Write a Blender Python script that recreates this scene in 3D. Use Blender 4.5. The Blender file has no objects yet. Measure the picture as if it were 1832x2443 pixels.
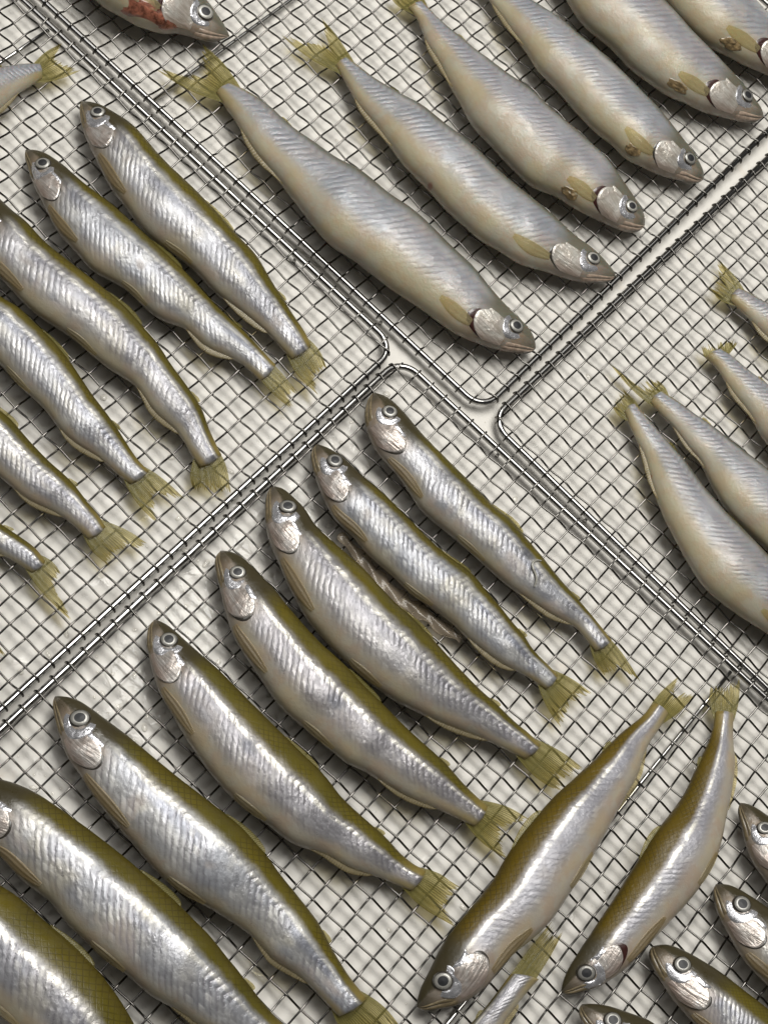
import bpy, bmesh, math, random
import numpy as np
from mathutils import Vector, Matrix, noise as mnoise

random.seed(7)
scene = bpy.context.scene
COL = scene.collection

# ------------------------------------------------------------------ camera
# units: 1 = 1 cm.  Table top at z = 0, wire mesh of the racks at z = 0.56
ZM = 0.56
PIT = 0.8
cam_data = bpy.data.cameras.new("camera")
cam = bpy.data.objects.new("camera", cam_data)
COL.objects.link(cam)
CAMPOS = Vector((-20.652, -25.454, 63.091))
CR = Matrix(((0.956259, 0.0, -0.292521), (-0.110287, 0.926204, -0.360530), (0.270935, 0.377022, 0.885691)))
cam.matrix_world = Matrix.Translation(CAMPOS) @ CR.to_4x4()
cam_data.sensor_fit = 'VERTICAL'
cam_data.sensor_height = 36.0
cam_data.sensor_width = 27.0
cam_data.lens = 59.1
cam_data.clip_start = 1.0
cam_data.clip_end = 2000.0
scene.camera = cam
VCAM = Vector((-0.292521, -0.360530, 0.885691))

# ------------------------------------------------------------------ world + lamps
world = bpy.data.worlds.new("World")
scene.world = world
world.use_nodes = True
wbg = world.node_tree.nodes["Background"]
wbg.inputs[0].default_value = (1.0, 0.97, 0.93, 1)
wbg.inputs[1].default_value = 0.06

def area(name, loc, target, sx, sy, power, color, roll=0.0):
    l = bpy.data.lights.new(name, 'AREA')
    l.shape = 'RECTANGLE'
    l.size = sx
    l.size_y = sy
    l.energy = power
    l.color = color
    o = bpy.data.objects.new(name, l)
    COL.objects.link(o)
    d = (Vector(target) - Vector(loc)).normalized()
    q = d.to_track_quat('-Z', 'Y')
    o.matrix_world = Matrix.Translation(Vector(loc)) @ (q.to_matrix() @ Matrix.Rotation(roll, 3, 'Z')).to_4x4()
    return o

area("ceiling_and_fill_lamp", (14, 31.5, 110), (0, 0, 0), 95, 42, 124000, (1.0, 0.98, 0.935), math.radians(-45))
area("ceiling_and_fill_lamp", (-70, 60, 170), (0, 0, 0), 150, 40, 52000, (1.0, 0.98, 0.95), math.radians(-45))  # weaker second lamp, added as fill from the upper left

area("soft_fill_lamp", (40, 70, 220), (0, 0, 0), 200, 200, 150000, (1.0, 0.98, 0.94))  # unseen broad lamp, added overhead to soften and fill the shadows

scene.view_settings.view_transform = 'Standard'
scene.view_settings.look = 'None'
scene.view_settings.exposure = 0.0
scene.view_settings.gamma = 1.0

# ------------------------------------------------------------------ helpers
def mesh_obj(name, verts, faces, mat, parent=None, uvs=None, smooth=True, fix=False, uv2=None):
    me = bpy.data.meshes.new(name)
    me.from_pydata([tuple(v) for v in verts], [], faces)
    if uvs is not None:
        uvl = me.uv_layers.new(name="UVMap")
        li = np.zeros(len(me.loops), dtype=np.int32)
        me.loops.foreach_get("vertex_index", li)
        uvl.data.foreach_set("uv", np.asarray(uvs, dtype=np.float32)[li].ravel())
        if uv2 is not None:
            u2 = me.uv_layers.new(name="ScaleMap")
            u2.data.foreach_set("uv", np.asarray(uv2, dtype=np.float32)[li].ravel())
    if fix:
        bm = bmesh.new(); bm.from_mesh(me)
        bmesh.ops.recalc_face_normals(bm, faces=bm.faces)
        bm.to_mesh(me); bm.free()
    if smooth:
        me.polygons.foreach_set("use_smooth", [True] * len(me.polygons))
    if mat is not None:
        me.materials.append(mat)
    o = bpy.data.objects.new(name, me)
    COL.objects.link(o)
    if parent is not None:
        o.parent = parent
    return o

def link_copy(name, me, parent=None, loc=None):
    o = bpy.data.objects.new(name, me)
    COL.objects.link(o)
    if parent is not None:
        o.parent = parent
    if loc is not None:
        o.location = loc
    return o

def empty(name, loc, label, cat, group=None):
    o = bpy.data.objects.new(name, None)
    o.empty_display_size = 0.5
    COL.objects.link(o)
    o.location = loc
    o["label"] = label
    o["category"] = cat
    if group:
        o["group"] = group
    return o

def tube(path, r, sides=8, closed=False, radii=None, caps=True):
    """verts, faces of a tube along a list of points"""
    P = [Vector(p) for p in path]
    n = len(P)
    V = []; Fc = []
    up = Vector((0, 0, 1))
    prev = None
    for i in range(n):
        if closed:
            d = P[(i + 1) % n] - P[i - 1]
        else:
            d = P[min(i + 1, n - 1)] - P[max(i - 1, 0)]
        d.normalize()
        if prev is None:
            a = up - d * up.dot(d)
            if a.length < 1e-3:
                a = Vector((1, 0, 0)) - d * d.x
        else:
            a = prev - d * prev.dot(d)
        a.normalize(); prev = a
        b = d.cross(a)
        rr = radii[i] if radii is not None else r
        for k in range(sides):
            t = 2 * math.pi * k / sides
            V.append(P[i] + (a * math.cos(t) + b * math.sin(t)) * rr)
    m = n if closed else n - 1
    for i in range(m):
        j = (i + 1) % n
        for k in range(sides):
            k2 = (k + 1) % sides
            Fc.append((i * sides + k, i * sides + k2, j * sides + k2, j * sides + k))
    if not closed and caps:
        Fc.append(tuple(range(sides)))
        Fc.append(tuple((n - 1) * sides + k for k in reversed(range(sides))))
    return V, Fc

class NT:
    """small node-tree builder"""
    def __init__(self, mat):
        self.t = mat.node_tree
        self.t.nodes.clear()
        self.out = self.t.nodes.new("ShaderNodeOutputMaterial")
    def n(self, typ, **kw):
        nd = self.t.nodes.new(typ)
        for k, v in kw.items():
            setattr(nd, k, v)
        return nd
    def link(self, a, b):
        self.t.links.new(a, b)
    def put(self, sock, val):
        if hasattr(val, "is_linked") or hasattr(val, "links"):
            self.link(val, sock)
        else:
            sock.default_value = val
    def m(self, op, a, b=None, c=None, clamp=False):
        nd = self.n("ShaderNodeMath", operation=op, use_clamp=clamp)
        self.put(nd.inputs[0], a)
        if b is not None: self.put(nd.inputs[1], b)
        if c is not None: self.put(nd.inputs[2], c)
        return nd.outputs[0]
    def step(self, x, lo, hi):
        nd = self.n("ShaderNodeMapRange", interpolation_type='SMOOTHSTEP')
        self.put(nd.inputs[0], x)
        self.put(nd.inputs[1], lo); self.put(nd.inputs[2], hi)
        nd.inputs[3].default_value = 0.0; nd.inputs[4].default_value = 1.0
        return nd.outputs[0]
    def mixc(self, f, a, b, mode='MIX'):
        nd = self.n("ShaderNodeMix", data_type='RGBA', blend_type=mode)
        self.put(nd.inputs[0], f)
        for s, v in ((nd.inputs[6], a), (nd.inputs[7], b)):
            self.put(s, v if not isinstance(v, tuple) else (v + (1.0,))[:4])
        return nd.outputs[2]
    def mixf(self, f, a, b):
        nd = self.n("ShaderNodeMix", data_type='FLOAT')
        self.put(nd.inputs[0], f); self.put(nd.inputs[2], a); self.put(nd.inputs[3], b)
        return nd.outputs[0]
    def noise(self, vec, scale, detail=3.0, rough=0.55, dist=0.0, w=None):
        nd = self.n("ShaderNodeTexNoise", noise_dimensions='4D' if w is not None else '3D')
        if vec is not None: self.link(vec, nd.inputs["Vector"])
        nd.inputs["Scale"].default_value = scale
        nd.inputs["Detail"].default_value = detail
        nd.inputs["Roughness"].default_value = rough
        nd.inputs["Distortion"].default_value = dist
        if w is not None: self.put(nd.inputs["W"], w)
        return nd.outputs["Fac"], nd.outputs["Color"]
    def uv(self, name="UVMap"):
        nd = self.n("ShaderNodeUVMap", uv_map=name)
        s = self.n("ShaderNodeSeparateXYZ")
        self.link(nd.outputs[0], s.inputs[0])
        return s.outputs[0], s.outputs[1]
    def comb(self, x, y, z=0.0):
        nd = self.n("ShaderNodeCombineXYZ")
        self.put(nd.inputs[0], x); self.put(nd.inputs[1], y); self.put(nd.inputs[2], z)
        return nd.outputs[0]
    def attr(self, name):
        nd = self.n("ShaderNodeAttribute", attribute_type='OBJECT', attribute_name=name)
        return nd.outputs["Fac"]
    def bump(self, height, strength, dist, normal=None):
        nd = self.n("ShaderNodeBump")
        nd.inputs["Strength"].default_value = strength
        nd.inputs["Distance"].default_value = dist
        self.link(height, nd.inputs["Height"])
        if normal is not None: self.link(normal, nd.inputs["Normal"])
        return nd.outputs[0]
    def principled(self, **kw):
        nd = self.n("ShaderNodeBsdfPrincipled")
        for k, v in kw.items():
            s = nd.inputs[k.replace("_", " ")]
            if isinstance(v, tuple) and len(v) == 3 and s.type == 'RGBA': v = v + (1.0,)
            self.put(s, v)
        return nd
    def finish(self, shader):
        self.link(shader, self.out.inputs[0])

def new_mat(name):
    m = bpy.data.materials.new(name)
    m.use_nodes = True
    return m, NT(m)

# ------------------------------------------------------------------ materials
def mat_steel(name, col, rough):
    m, t = new_mat(name)
    tc = t.n("ShaderNodeTexCoord")
    f, c = t.noise(tc.outputs["Object"], 14.0, 3.0)
    r = t.m('ADD', t.m('MULTIPLY', f, 0.06), rough - 0.03)
    p = t.principled(Base_Color=col, Metallic=1.0, Roughness=r)
    t.finish(p.outputs[0])
    return m
M_ROD = mat_steel("polished_steel_rod", (0.36, 0.355, 0.345), 0.10)
M_WIRE = mat_steel("steel_wire", (0.14, 0.134, 0.125), 0.13)

def mat_table():
    m, t = new_mat("wet_white_table")
    tc = t.n("ShaderNodeTexCoord")
    ob = tc.outputs["Object"]
    sp = t.n("ShaderNodeSeparateXYZ"); t.link(ob, sp.inputs[0])
    # standing water gathers round the heads of the middle row
    dx = t.m('SUBTRACT', sp.outputs[0], -7.0); dy = t.m('SUBTRACT', sp.outputs[1], -4.0)
    # rotated ellipse
    a = t.m('ADD', t.m('MULTIPLY', dx, 0.707), t.m('MULTIPLY', dy, 0.707))
    b = t.m('SUBTRACT', t.m('MULTIPLY', dx, 0.707), t.m('MULTIPLY', dy, 0.707))
    rr = t.m('SQRT', t.m('ADD', t.m('POWER', t.m('DIVIDE', a, 13.0), 2.0), t.m('POWER', t.m('DIVIDE', b, 3.2), 2.0)))
    reg = t.step(rr, 1.15, 0.35)
    n1, _ = t.noise(ob, 0.95, 4.0, 0.55, 0.6)
    wetv = t.m('ADD', n1, t.m('MULTIPLY', reg, 0.19))
    wet = t.step(wetv, 0.655, 0.70)
    film = t.step(wetv, 0.50, 0.62)
    n2, _ = t.noise(ob, 5.0, 3.0, 0.5)
    n3, _ = t.noise(ob, 0.22, 3.0, 0.5)
    base = t.mixc(n3, (0.66, 0.635, 0.585), (0.72, 0.70, 0.655))
    stain, _ = t.noise(ob, 0.55, 4.0, 0.6, 0.4)
    base = t.mixc(t.m('MULTIPLY', t.step(stain, 0.60, 0.78), 0.35), base, (0.60, 0.52, 0.40))
    base = t.mixc(t.m('MULTIPLY', wet, 0.12), base, (0.5, 0.48, 0.43))
    rough = t.mixf(film, 0.55, 0.40)
    rough = t.mixf(wet, rough, 0.05)
    h = t.m('ADD', t.m('MULTIPLY', t.step(wetv, 0.63, 0.76), 1.0), t.m('MULTIPLY', t.m('MULTIPLY', n2, wet), 0.10))
    bm_ = t.bump(h, 0.28, 0.06)
    p = t.principled(Base_Color=base, Roughness=rough, Normal=bm_, Specular_IOR_Level=0.35)
    t.finish(p.outputs[0])
    return m
M_TABLE = mat_table()

def mat_fish(kind):
    m, t = new_mat("fish_skin_" + kind)
    u, v = t.uv()
    tc = t.n("ShaderNodeTexCoord")
    oi = t.n("ShaderNodeObjectInfo")
    rnd = oi.outputs["Random"]
    seed = t.m('MULTIPLY', rnd, 57.0)
    ob = tc.outputs["Object"]
    bf = t.attr("back_share")
    sheen = t.attr("sheen")
    dull_ = t.m('SUBTRACT', 1.0, sheen)
    P = dict(
        silver=dict(back=(0.058, 0.055, 0.011), back2=(0.135, 0.102, 0.010), fl=(0.50, 0.50, 0.49), fl2=(0.33, 0.345, 0.375), fl3=(0.50, 0.47, 0.37),
                    belly=(0.30, 0.272, 0.215), belly0=0.80, metal=0.42, rough=0.40, stripe=1.0, coat=0.4),
        pale=dict(back=(0.12, 0.115, 0.07), back2=(0.17, 0.175, 0.175), fl=(0.385, 0.38, 0.37), fl2=(0.27, 0.29, 0.315), fl3=(0.36, 0.32, 0.285),
                  belly=(0.375, 0.345, 0.265), belly0=0.62, metal=0.18, rough=0.48, stripe=0.9, coat=0.45),
        dull=dict(back=(0.075, 0.053, 0.004), back2=(0.13, 0.083, 0.005), fl=(0.345, 0.345, 0.355), fl2=(0.25, 0.26, 0.30), fl3=(0.34, 0.31, 0.295),
                  belly=(0.34, 0.305, 0.25), belly0=0.74, metal=0.28, rough=0.45, stripe=0.5, coat=0.6))[kind]
    n1, _ = t.noise(ob, 1.5, 4.0, 0.6, 0.3, seed)
    n2, nc2 = t.noise(ob, 0.55, 2.0, 0.5, 0.2, seed)
    nf, _ = t.noise(ob, 9.0, 4.0, 0.6, 0.3, seed)
    vv = t.m('ADD', v, t.m('MULTIPLY', t.m('SUBTRACT', n1, 0.5), 0.10))
    # -- scale rows
    xs, ys = t.uv("ScaleMap")
    dv = t.m('MAXIMUM', t.m('MULTIPLY', ys, 0.85), t.m('MULTIPLY', ys, -0.30))
    ph = t.m('MULTIPLY', t.m('SUBTRACT', xs, dv), 50.0)
    ph = t.m('ADD', ph, t.m('MULTIPLY', n1, 1.0))
    ph = t.m('ADD', ph, t.m('MULTIPLY', nf, 0.22))
    sn = t.m('SINE', t.m('MULTIPLY', ph, 6.28318))
    stripe = t.m('POWER', t.m('ADD', t.m('MULTIPLY', sn, 0.5), 0.5), 0.6)
    namp, _ = t.noise(ob, 0.8, 3.0, 0.55, 0.3, t.m('ADD', seed, 9.0))
    amp = t.step(namp, 0.34, 0.58)
    stripe = t.m('MULTIPLY', stripe, amp)
    sc = t.m('ADD', t.m('MULTIPLY', t.m('SINE', t.m('ADD', t.m('MULTIPLY', v, 80.0), t.m('MULTIPLY', t.m('FLOOR', ph), 3.14159))), 0.5), 0.5)
    wn = t.n("ShaderNodeTexWhiteNoise", noise_dimensions='3D')
    t.link(t.comb(t.m('FLOOR', ph), t.m('FLOOR', t.m('ADD', t.m('MULTIPLY', v, 13.0), t.m('MULTIPLY', t.m('FLOOR', ph), 0.5))), seed), wn.inputs["Vector"])
    cell = wn.outputs["Value"]
    # diamond net on the back
    q1 = t.m('SINE', t.m('MULTIPLY', t.m('ADD', t.m('MULTIPLY', xs, 50.0), t.m('MULTIPLY', ys, 75.0)), 3.14159))
    q2 = t.m('SINE', t.m('MULTIPLY', t.m('SUBTRACT', t.m('MULTIPLY', xs, 50.0), t.m('MULTIPLY', ys, 75.0)), 3.14159))
    net = t.m('MAXIMUM', t.step(t.m('ABSOLUTE', q1), 0.42, 0.04), t.step(t.m('ABSOLUTE', q2), 0.42, 0.04))
    # -- masks
    back = t.step(vv, t.m('ADD', bf, 0.035), t.m('SUBTRACT', bf, 0.085))
    b0 = t.m('SUBTRACT', P['belly0'], t.m('MULTIPLY', dull_, 0.16))
    belly = t.step(vv, t.m('SUBTRACT', b0, 0.13), t.m('ADD', b0, 0.13))
    head = t.step(u, 0.235, 0.15)
    tail = t.step(u, 0.90, 1.0)
    flank = t.m('MULTIPLY', t.m('SUBTRACT', 1.0, back), t.m('SUBTRACT', 1.0, belly))
    # -- colours
    flc = t.mixc(t.step(n2, 0.38, 0.62), P['fl2'], P['fl'])
    sep = t.n("ShaderNodeSeparateColor"); t.link(nc2, sep.inputs[0])
    flc = t.mixc(t.m('MULTIPLY', t.step(sep.outputs[1], 0.5, 0.68), 0.7), flc, P['fl3'])
    # dusky band just under the back
    dusk = t.m('MULTIPLY', t.step(v, t.m('ADD', bf, 0.02), t.m('ADD', bf, 0.13)), t.step(v, t.m('ADD', bf, 0.34), t.m('ADD', bf, 0.16)))
    dusk = t.m('MULTIPLY', dusk, t.m('MAXIMUM', t.step(sep.outputs[0], 0.40, 0.60), t.m('MULTIPLY', dull_, 0.85)))
    flc = t.mixc(t.m('MULTIPLY', dusk, 0.85 if kind != 'pale' else 0.5), flc, (0.19, 0.21, 0.27))
    # worn places where the silver has rubbed off
    worn = t.m('MULTIPLY', t.step(sep.outputs[2], 0.57, 0.66), t.step(v, 0.35, 0.5))
    flc = t.mixc(t.m('MULTIPLY', worn, 0.7), flc, (0.34, 0.285, 0.25))
    flc = t.mixc(t.m('MULTIPLY', t.m('SUBTRACT', 1.0, cell), 0.34 if kind != 'pale' else 0.18), flc, (0.20, 0.20, 0.22))
    flc = t.mixc(t.m('MULTIPLY', t.m('MULTIPLY', amp, t.step(cell, 0.86, 0.96)), 0.4 if kind != 'pale' else 0.0), flc, (0.85, 0.84, 0.80))
    flc = t.mixc(t.m('MULTIPLY', dull_, 0.75), flc, (0.23, 0.21, 0.21) if kind == 'silver' else (0.31, 0.295, 0.31))
    painted_glint = t.m('MULTIPLY', t.step(vv, t.m('ADD', bf, 0.0), t.m('ADD', bf, 0.03)), t.step(vv, t.m('ADD', bf, 0.10), t.m('ADD', bf, 0.05)))  # glinting line below the back: a highlight painted into the flank colour
    painted_glint = t.m('MULTIPLY', t.m('MULTIPLY', painted_glint, t.m('ADD', t.m('MULTIPLY', dull_, 0.7), 0.3)), t.step(n1, 0.36, 0.56))
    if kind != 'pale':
        flc = t.mixc(painted_glint, flc, (0.86, 0.83, 0.74))
    gap = t.m('MULTIPLY', t.m('SUBTRACT', amp, stripe), 0.52 * P['stripe'])
    flc = t.mixc(gap, flc, (0.16, 0.15, 0.17))
    bkc = t.mixc(n2, P['back'], P['back2'])
    bkc = t.mixc(t.m('MULTIPLY', t.m('MULTIPLY', net, amp), 0.55 if kind != 'pale' else 0.25), bkc, (0.028, 0.020, 0.006) if kind != 'pale' else (0.1, 0.11, 0.12))
    edge = t.step(v, 0.10, 0.0)
    bkc = t.mixc(t.m('MULTIPLY', edge, 0.5), bkc, (0.045, 0.032, 0.008))
    blc = t.mixc(t.step(n1, 0.42, 0.6), P['belly'], tuple(x * y for x, y in zip(P['belly'], (0.98, 0.88, 0.84))))
    yel = t.m('MULTIPLY', t.step(sep.outputs[1], 0.42, 0.58), 0.30 if kind == 'pale' else 0.22)
    blc = t.mixc(yel, blc, (0.40, 0.33, 0.15))
    col = t.mixc(belly, flc, blc)
    col = t.mixc(back, col, bkc)
    # head
    htop = t.step(t.m('ADD', v, t.m('MULTIPLY', t.m('SUBTRACT', nf, 0.5), 0.12)), 0.42, 0.26)
    hc = t.mixc(t.step(n1, 0.4, 0.62), (0.27, 0.23, 0.19), (0.22, 0.17, 0.12))
    hdark = (0.045, 0.037, 0.018) if kind != 'pale' else (0.12, 0.112, 0.08)
    nose = t.step(u, 0.075, 0.03)
    hc = t.mixc(t.m('MAXIMUM', htop, t.m('MULTIPLY', nose, 0.8)), hc, hdark)
    col = t.mixc(head, col, hc)
    # tail wrist
    col = t.mixc(t.m('MULTIPLY', tail, t.m('MULTIPLY', t.m('SUBTRACT', 1.0, flank), 0.7)), col, (0.25, 0.19, 0.06))
    # blood spot
    su = t.attr("spot_u"); sv = t.attr("spot_v"); sd = t.attr("smudge")
    d2 = t.m('ADD', t.m('POWER', t.m('MULTIPLY', t.m('SUBTRACT', u, su), 95.0), 2.0), t.m('POWER', t.m('MULTIPLY', t.m('SUBTRACT', v, sv), 17.0), 2.0))
    d2 = t.m('ADD', d2, t.m('MULTIPLY', t.m('SUBTRACT', nf, 0.5), 1.0))
    col = t.mixc(t.m('MULTIPLY', t.step(d2, 1.0, 0.1), t.m('SUBTRACT', 0.7, t.m('MULTIPLY', sd, 0.7))), col, (0.22, 0.05, 0.02))
    q1_ = t.m('POWER', t.m('MULTIPLY', t.m('SUBTRACT', u, su), 30.0), 2.0)
    q2_ = t.m('POWER', t.m('MULTIPLY', t.m('SUBTRACT', v, sv), 8.5), 2.0)
    dd2 = t.m('ADD', t.m('ADD', q1_, q2_), t.m('MULTIPLY', t.m('SUBTRACT', n1, 0.5), 1.6))
    smg = t.m('MULTIPLY', t.m('MULTIPLY', t.step(dd2, 1.0, 0.0), sd), t.m('ADD', t.m('MULTIPLY', nf, 0.8), 0.3), clamp=True)
    col = t.mixc(smg, col, (0.07, 0.075, 0.095))
    # pores / specks
    notflank = t.m('SUBTRACT', 1.0, t.m('MULTIPLY', flank, t.m('SUBTRACT', 1.0, head)))
    metal = t.m('MULTIPLY', t.m('SUBTRACT', 1.0, notflank), t.m('SUBTRACT', P['metal'], t.m('MULTIPLY', worn, 0.55)))
    metal = t.m('ADD', metal, t.m('MULTIPLY', t.m('MULTIPLY', head, t.m('SUBTRACT', 1.0, htop)), 0.18), clamp=True)
    rough = t.m('ADD', P['rough'], t.m('MULTIPLY', t.m('SUBTRACT', nf, 0.5), 0.22))
    rough = t.m('ADD', rough, t.m('MULTIPLY', t.m('SUBTRACT', cell, 0.5), 0.22))
    rough = t.m('SUBTRACT', rough, t.m('MULTIPLY', painted_glint, 0.16 if kind != 'pale' else 0.0), clamp=True)
    hh = t.m('MULTIPLY', flank, t.m('MULTIPLY', t.m('SUBTRACT', 1.0, head), t.m('ADD', t.m('MULTIPLY', stripe, P['stripe'] * (1.5 if kind == 'pale' else 1.0)), t.m('MULTIPLY', sc, 0.12))))
    hh = t.m('ADD', hh, t.m('MULTIPLY', t.m('MULTIPLY', back, t.m('SUBTRACT', 1.0, head)), t.m('MULTIPLY', net, -0.22)))
    hh = t.m('ADD', hh, t.m('MULTIPLY', n1, 0.9))
    crk = t.n("ShaderNodeTexNoise")
    t.link(t.comb(t.m('MULTIPLY', ph, 1.6), t.m('MULTIPLY', ys, 60.0), seed), crk.inputs["Vector"])
    crk.inputs["Scale"].default_value = 1.0; crk.inputs["Detail"].default_value = 3.0
    hh = t.m('ADD', hh, t.m('MULTIPLY', t.m('MULTIPLY', crk.outputs["Fac"], flank), 0.9))
    hh = t.m('ADD', hh, t.m('MULTIPLY', nf, 0.6))
    bp = t.bump(hh, 0.36, 0.05)
    cw, _ = t.noise(ob, 6.0, 4.0, 0.6, 0.5, seed)
    cb = t.bump(t.m('ADD', t.m('MULTIPLY', cw, 1.0), t.m('MULTIPLY', hh, 0.25)), 0.75, 0.06)
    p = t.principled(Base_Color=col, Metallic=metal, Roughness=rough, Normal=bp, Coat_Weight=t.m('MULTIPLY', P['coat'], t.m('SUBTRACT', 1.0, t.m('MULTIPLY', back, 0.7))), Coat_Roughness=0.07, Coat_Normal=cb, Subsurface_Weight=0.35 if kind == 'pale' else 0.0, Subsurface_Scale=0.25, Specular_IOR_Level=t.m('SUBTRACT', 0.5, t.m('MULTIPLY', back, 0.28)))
    t.finish(p.outputs[0])
    return m
M_SKIN = {k: mat_fish(k) for k in ('silver', 'pale', 'dull')}

def mat_fin(name, c1, c2, trans, rays=1.0, tl_=0.35):
    m, t = new_mat(name)
    u, v = t.uv()
    tc = t.n("ShaderNodeTexCoord")
    nf, _ = t.noise(tc.outputs["Object"], 6.0, 3.0)
    ray = t.m('ADD', t.m('MULTIPLY', t.m('SINE', t.m('ADD', t.m('MULTIPLY', v, 150.0), t.m('MULTIPLY', nf, 2.5))), 0.5), 0.5)
    ray = t.m('MULTIPLY', ray, rays)
    col = t.mixc(ray, c1, c2)
    col = t.mixc(t.m('MULTIPLY', t.step(nf, 0.5, 0.7), 0.3), col, tuple(x * 0.55 for x in c1))
    b = t.bump(ray, 0.5, 0.03)
    p = t.principled(Base_Color=col, Roughness=0.3, Normal=b, Coat_Weight=0.4, Coat_Roughness=0.12)
    tl = t.n("ShaderNodeBsdfTranslucent"); t.link(col, tl.inputs[0])
    mx = t.n("ShaderNodeMixShader"); mx.inputs[0].default_value = tl_
    t.link(p.outputs[0], mx.inputs[1]); t.link(tl.outputs[0], mx.inputs[2])
    tr = t.n("ShaderNodeBsdfTransparent"); tr.inputs[0].default_value = (0.95, 0.90, 0.70, 1)
    mx2 = t.n("ShaderNodeMixShader")
    f = t.m('ADD', t.m('MULTIPLY', t.step(u, 0.25, 1.05), 0.32), t.m('SUBTRACT', trans, t.m('MULTIPLY', ray, 0.30)), clamp=True)
    t.link(f, mx2.inputs[0]); t.link(mx.outputs[0], mx2.inputs[1]); t.link(tr.outputs[0], mx2.inputs[2])
    t.finish(mx2.outputs[0])
    return m
M_FIN = mat_fin("tail_fin_web", (0.38, 0.35, 0.13), (0.15, 0.132, 0.032), 0.56)
M_FIN_TAN = mat_fin("pectoral_fin_web", (0.33, 0.255, 0.14), (0.245, 0.18, 0.095), 0.36, 0.8, 0.05)
M_FIN_PALE = mat_fin("belly_fin_web", (0.44, 0.38, 0.26), (0.33, 0.28, 0.17), 0.62, 0.6, 0.1)
M_FIN_CREAM = mat_fin("cream_fin_web", (0.42, 0.36, 0.20), (0.335, 0.285, 0.15), 0.62, 0.4, 0.05)

def simple(name, col, rough, metal=0.0, coat=0.0, bscale=6.0, bstr=0.25, var=0.15):
    m, t = new_mat(name)
    tc = t.n("ShaderNodeTexCoord")
    nf, nc = t.noise(tc.outputs["Object"], bscale, 4.0, 0.6, 0.3)
    c = t.mixc(t.m('MULTIPLY', t.step(nf, 0.35, 0.7), 1.0), tuple(x * (1 - var) for x in col), tuple(min(1, x * (1 + var)) for x in col))
    b = t.bump(nf, bstr, 0.06)
    p = t.principled(Base_Color=c, Roughness=t.m('ADD', t.m('MULTIPLY', nf, 0.2), rough - 0.1), Metallic=metal, Normal=b, Coat_Weight=coat, Coat_Roughness=0.08)
    t.finish(p.outputs[0])
    return m
def mat_iris():
    m, t = new_mat("eye_iris")
    tc = t.n("ShaderNodeTexCoord"); oi = t.n("ShaderNodeObjectInfo")
    nf, _ = t.noise(tc.outputs["Object"], 7.0, 4.0)
    c = t.mixc(oi.outputs["Random"], (0.22, 0.215, 0.20), (0.46, 0.45, 0.41))
    c = t.mixc(t.m('MULTIPLY', t.step(nf, 0.45, 0.7), 0.4), c, (0.20, 0.185, 0.15))
    p = t.principled(Base_Color=c, Roughness=0.36, Metallic=0.3, Normal=t.bump(nf, 0.3, 0.04), Coat_Weight=0.5, Coat_Roughness=0.06)
    t.finish(p.outputs[0])
    return m
M_IRIS = mat_iris()
M_PUPIL = simple("eye_pupil", (0.008, 0.0085, 0.011), 0.55, 0.0, 0.06, 5.0, 0.03)
M_RIM = simple("eye_rim", (0.035, 0.03, 0.024), 0.3, 0.0, 0.6)
def mat_gill(name, c1, c2, c3, metal):
    m, t = new_mat(name)
    u, v = t.uv()
    tc = t.n("ShaderNodeTexCoord")
    oi = t.n("ShaderNodeObjectInfo")
    seed = t.m('MULTIPLY', oi.outputs["Random"], 31.0)
    n1, _ = t.noise(tc.outputs["Object"], 2.2, 4.0, 0.6, 0.5, seed)
    # fine streaks fanning back from the cheek
    st = t.n("ShaderNodeTexNoise"); st.inputs["Scale"].default_value = 1.0; st.inputs["Detail"].default_value = 4.0
    t.link(t.comb(t.m('MULTIPLY', u, 2.2), t.m('ADD', t.m('MULTIPLY', v, 13.0), t.m('MULTIPLY', u, 4.0)), seed), st.inputs["Vector"])
    s = st.outputs["Fac"]
    col = t.mixc(t.step(n1, 0.38, 0.62), c1, c2)
    col = t.mixc(t.m('MULTIPLY', t.step(s, 0.55, 0.38), 0.55), col, c3)
    col = t.mixc(t.m('MULTIPLY', t.step(v, 0.60, 0.95), 0.45), col, (0.42, 0.27, 0.20))
    rimd = t.step(u, 0.86, 0.97)
    col = t.mixc(t.m('MULTIPLY', rimd, 0.35), col, (0.70, 0.68, 0.64))
    h = t.m('ADD', t.m('MULTIPLY', n1, 1.2), t.m('MULTIPLY', s, 0.8))
    b = t.bump(h, 0.8, 0.07)
    p = t.principled(Base_Color=col, Metallic=metal, Roughness=t.m('ADD', t.m('MULTIPLY', s, 0.25), 0.20), Normal=b, Coat_Weight=0.5, Coat_Roughness=0.07)
    t.finish(p.outputs[0])
    return m
M_GILL = mat_gill("gill_plate", (0.56, 0.53, 0.50), (0.46, 0.40, 0.36), (0.27, 0.23, 0.20), 0.5)
M_GILL_PALE = mat_gill("gill_plate_pale", (0.56, 0.54, 0.49), (0.50, 0.45, 0.40), (0.36, 0.32, 0.26), 0.35)
M_CHEEK = simple("cheek_silver", (0.66, 0.66, 0.69), 0.26, 0.75, 0.5, 3.5, 0.8, 0.2)
M_JAW = simple("jaw_skin", (0.16, 0.125, 0.07), 0.36, 0.0, 0.5, 6.0, 0.3, 0.25)
M_JAW_PALE = simple("jaw_skin_pale", (0.33, 0.25, 0.19), 0.38, 0.0, 0.5, 6.0, 0.3, 0.25)
M_SLIT = simple("gill_slit_red", (0.038, 0.010, 0.008), 0.3, 0.0, 0.6)
M_GUT = simple("torn_flesh", (0.22, 0.155, 0.075), 0.3, 0.0, 0.7, 4.0, 0.7, 0.45)
M_GUT_RED = simple("raw_red_flesh", (0.24, 0.085, 0.05), 0.28, 0.0, 0.8, 3.5, 0.8, 0.6)
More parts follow.
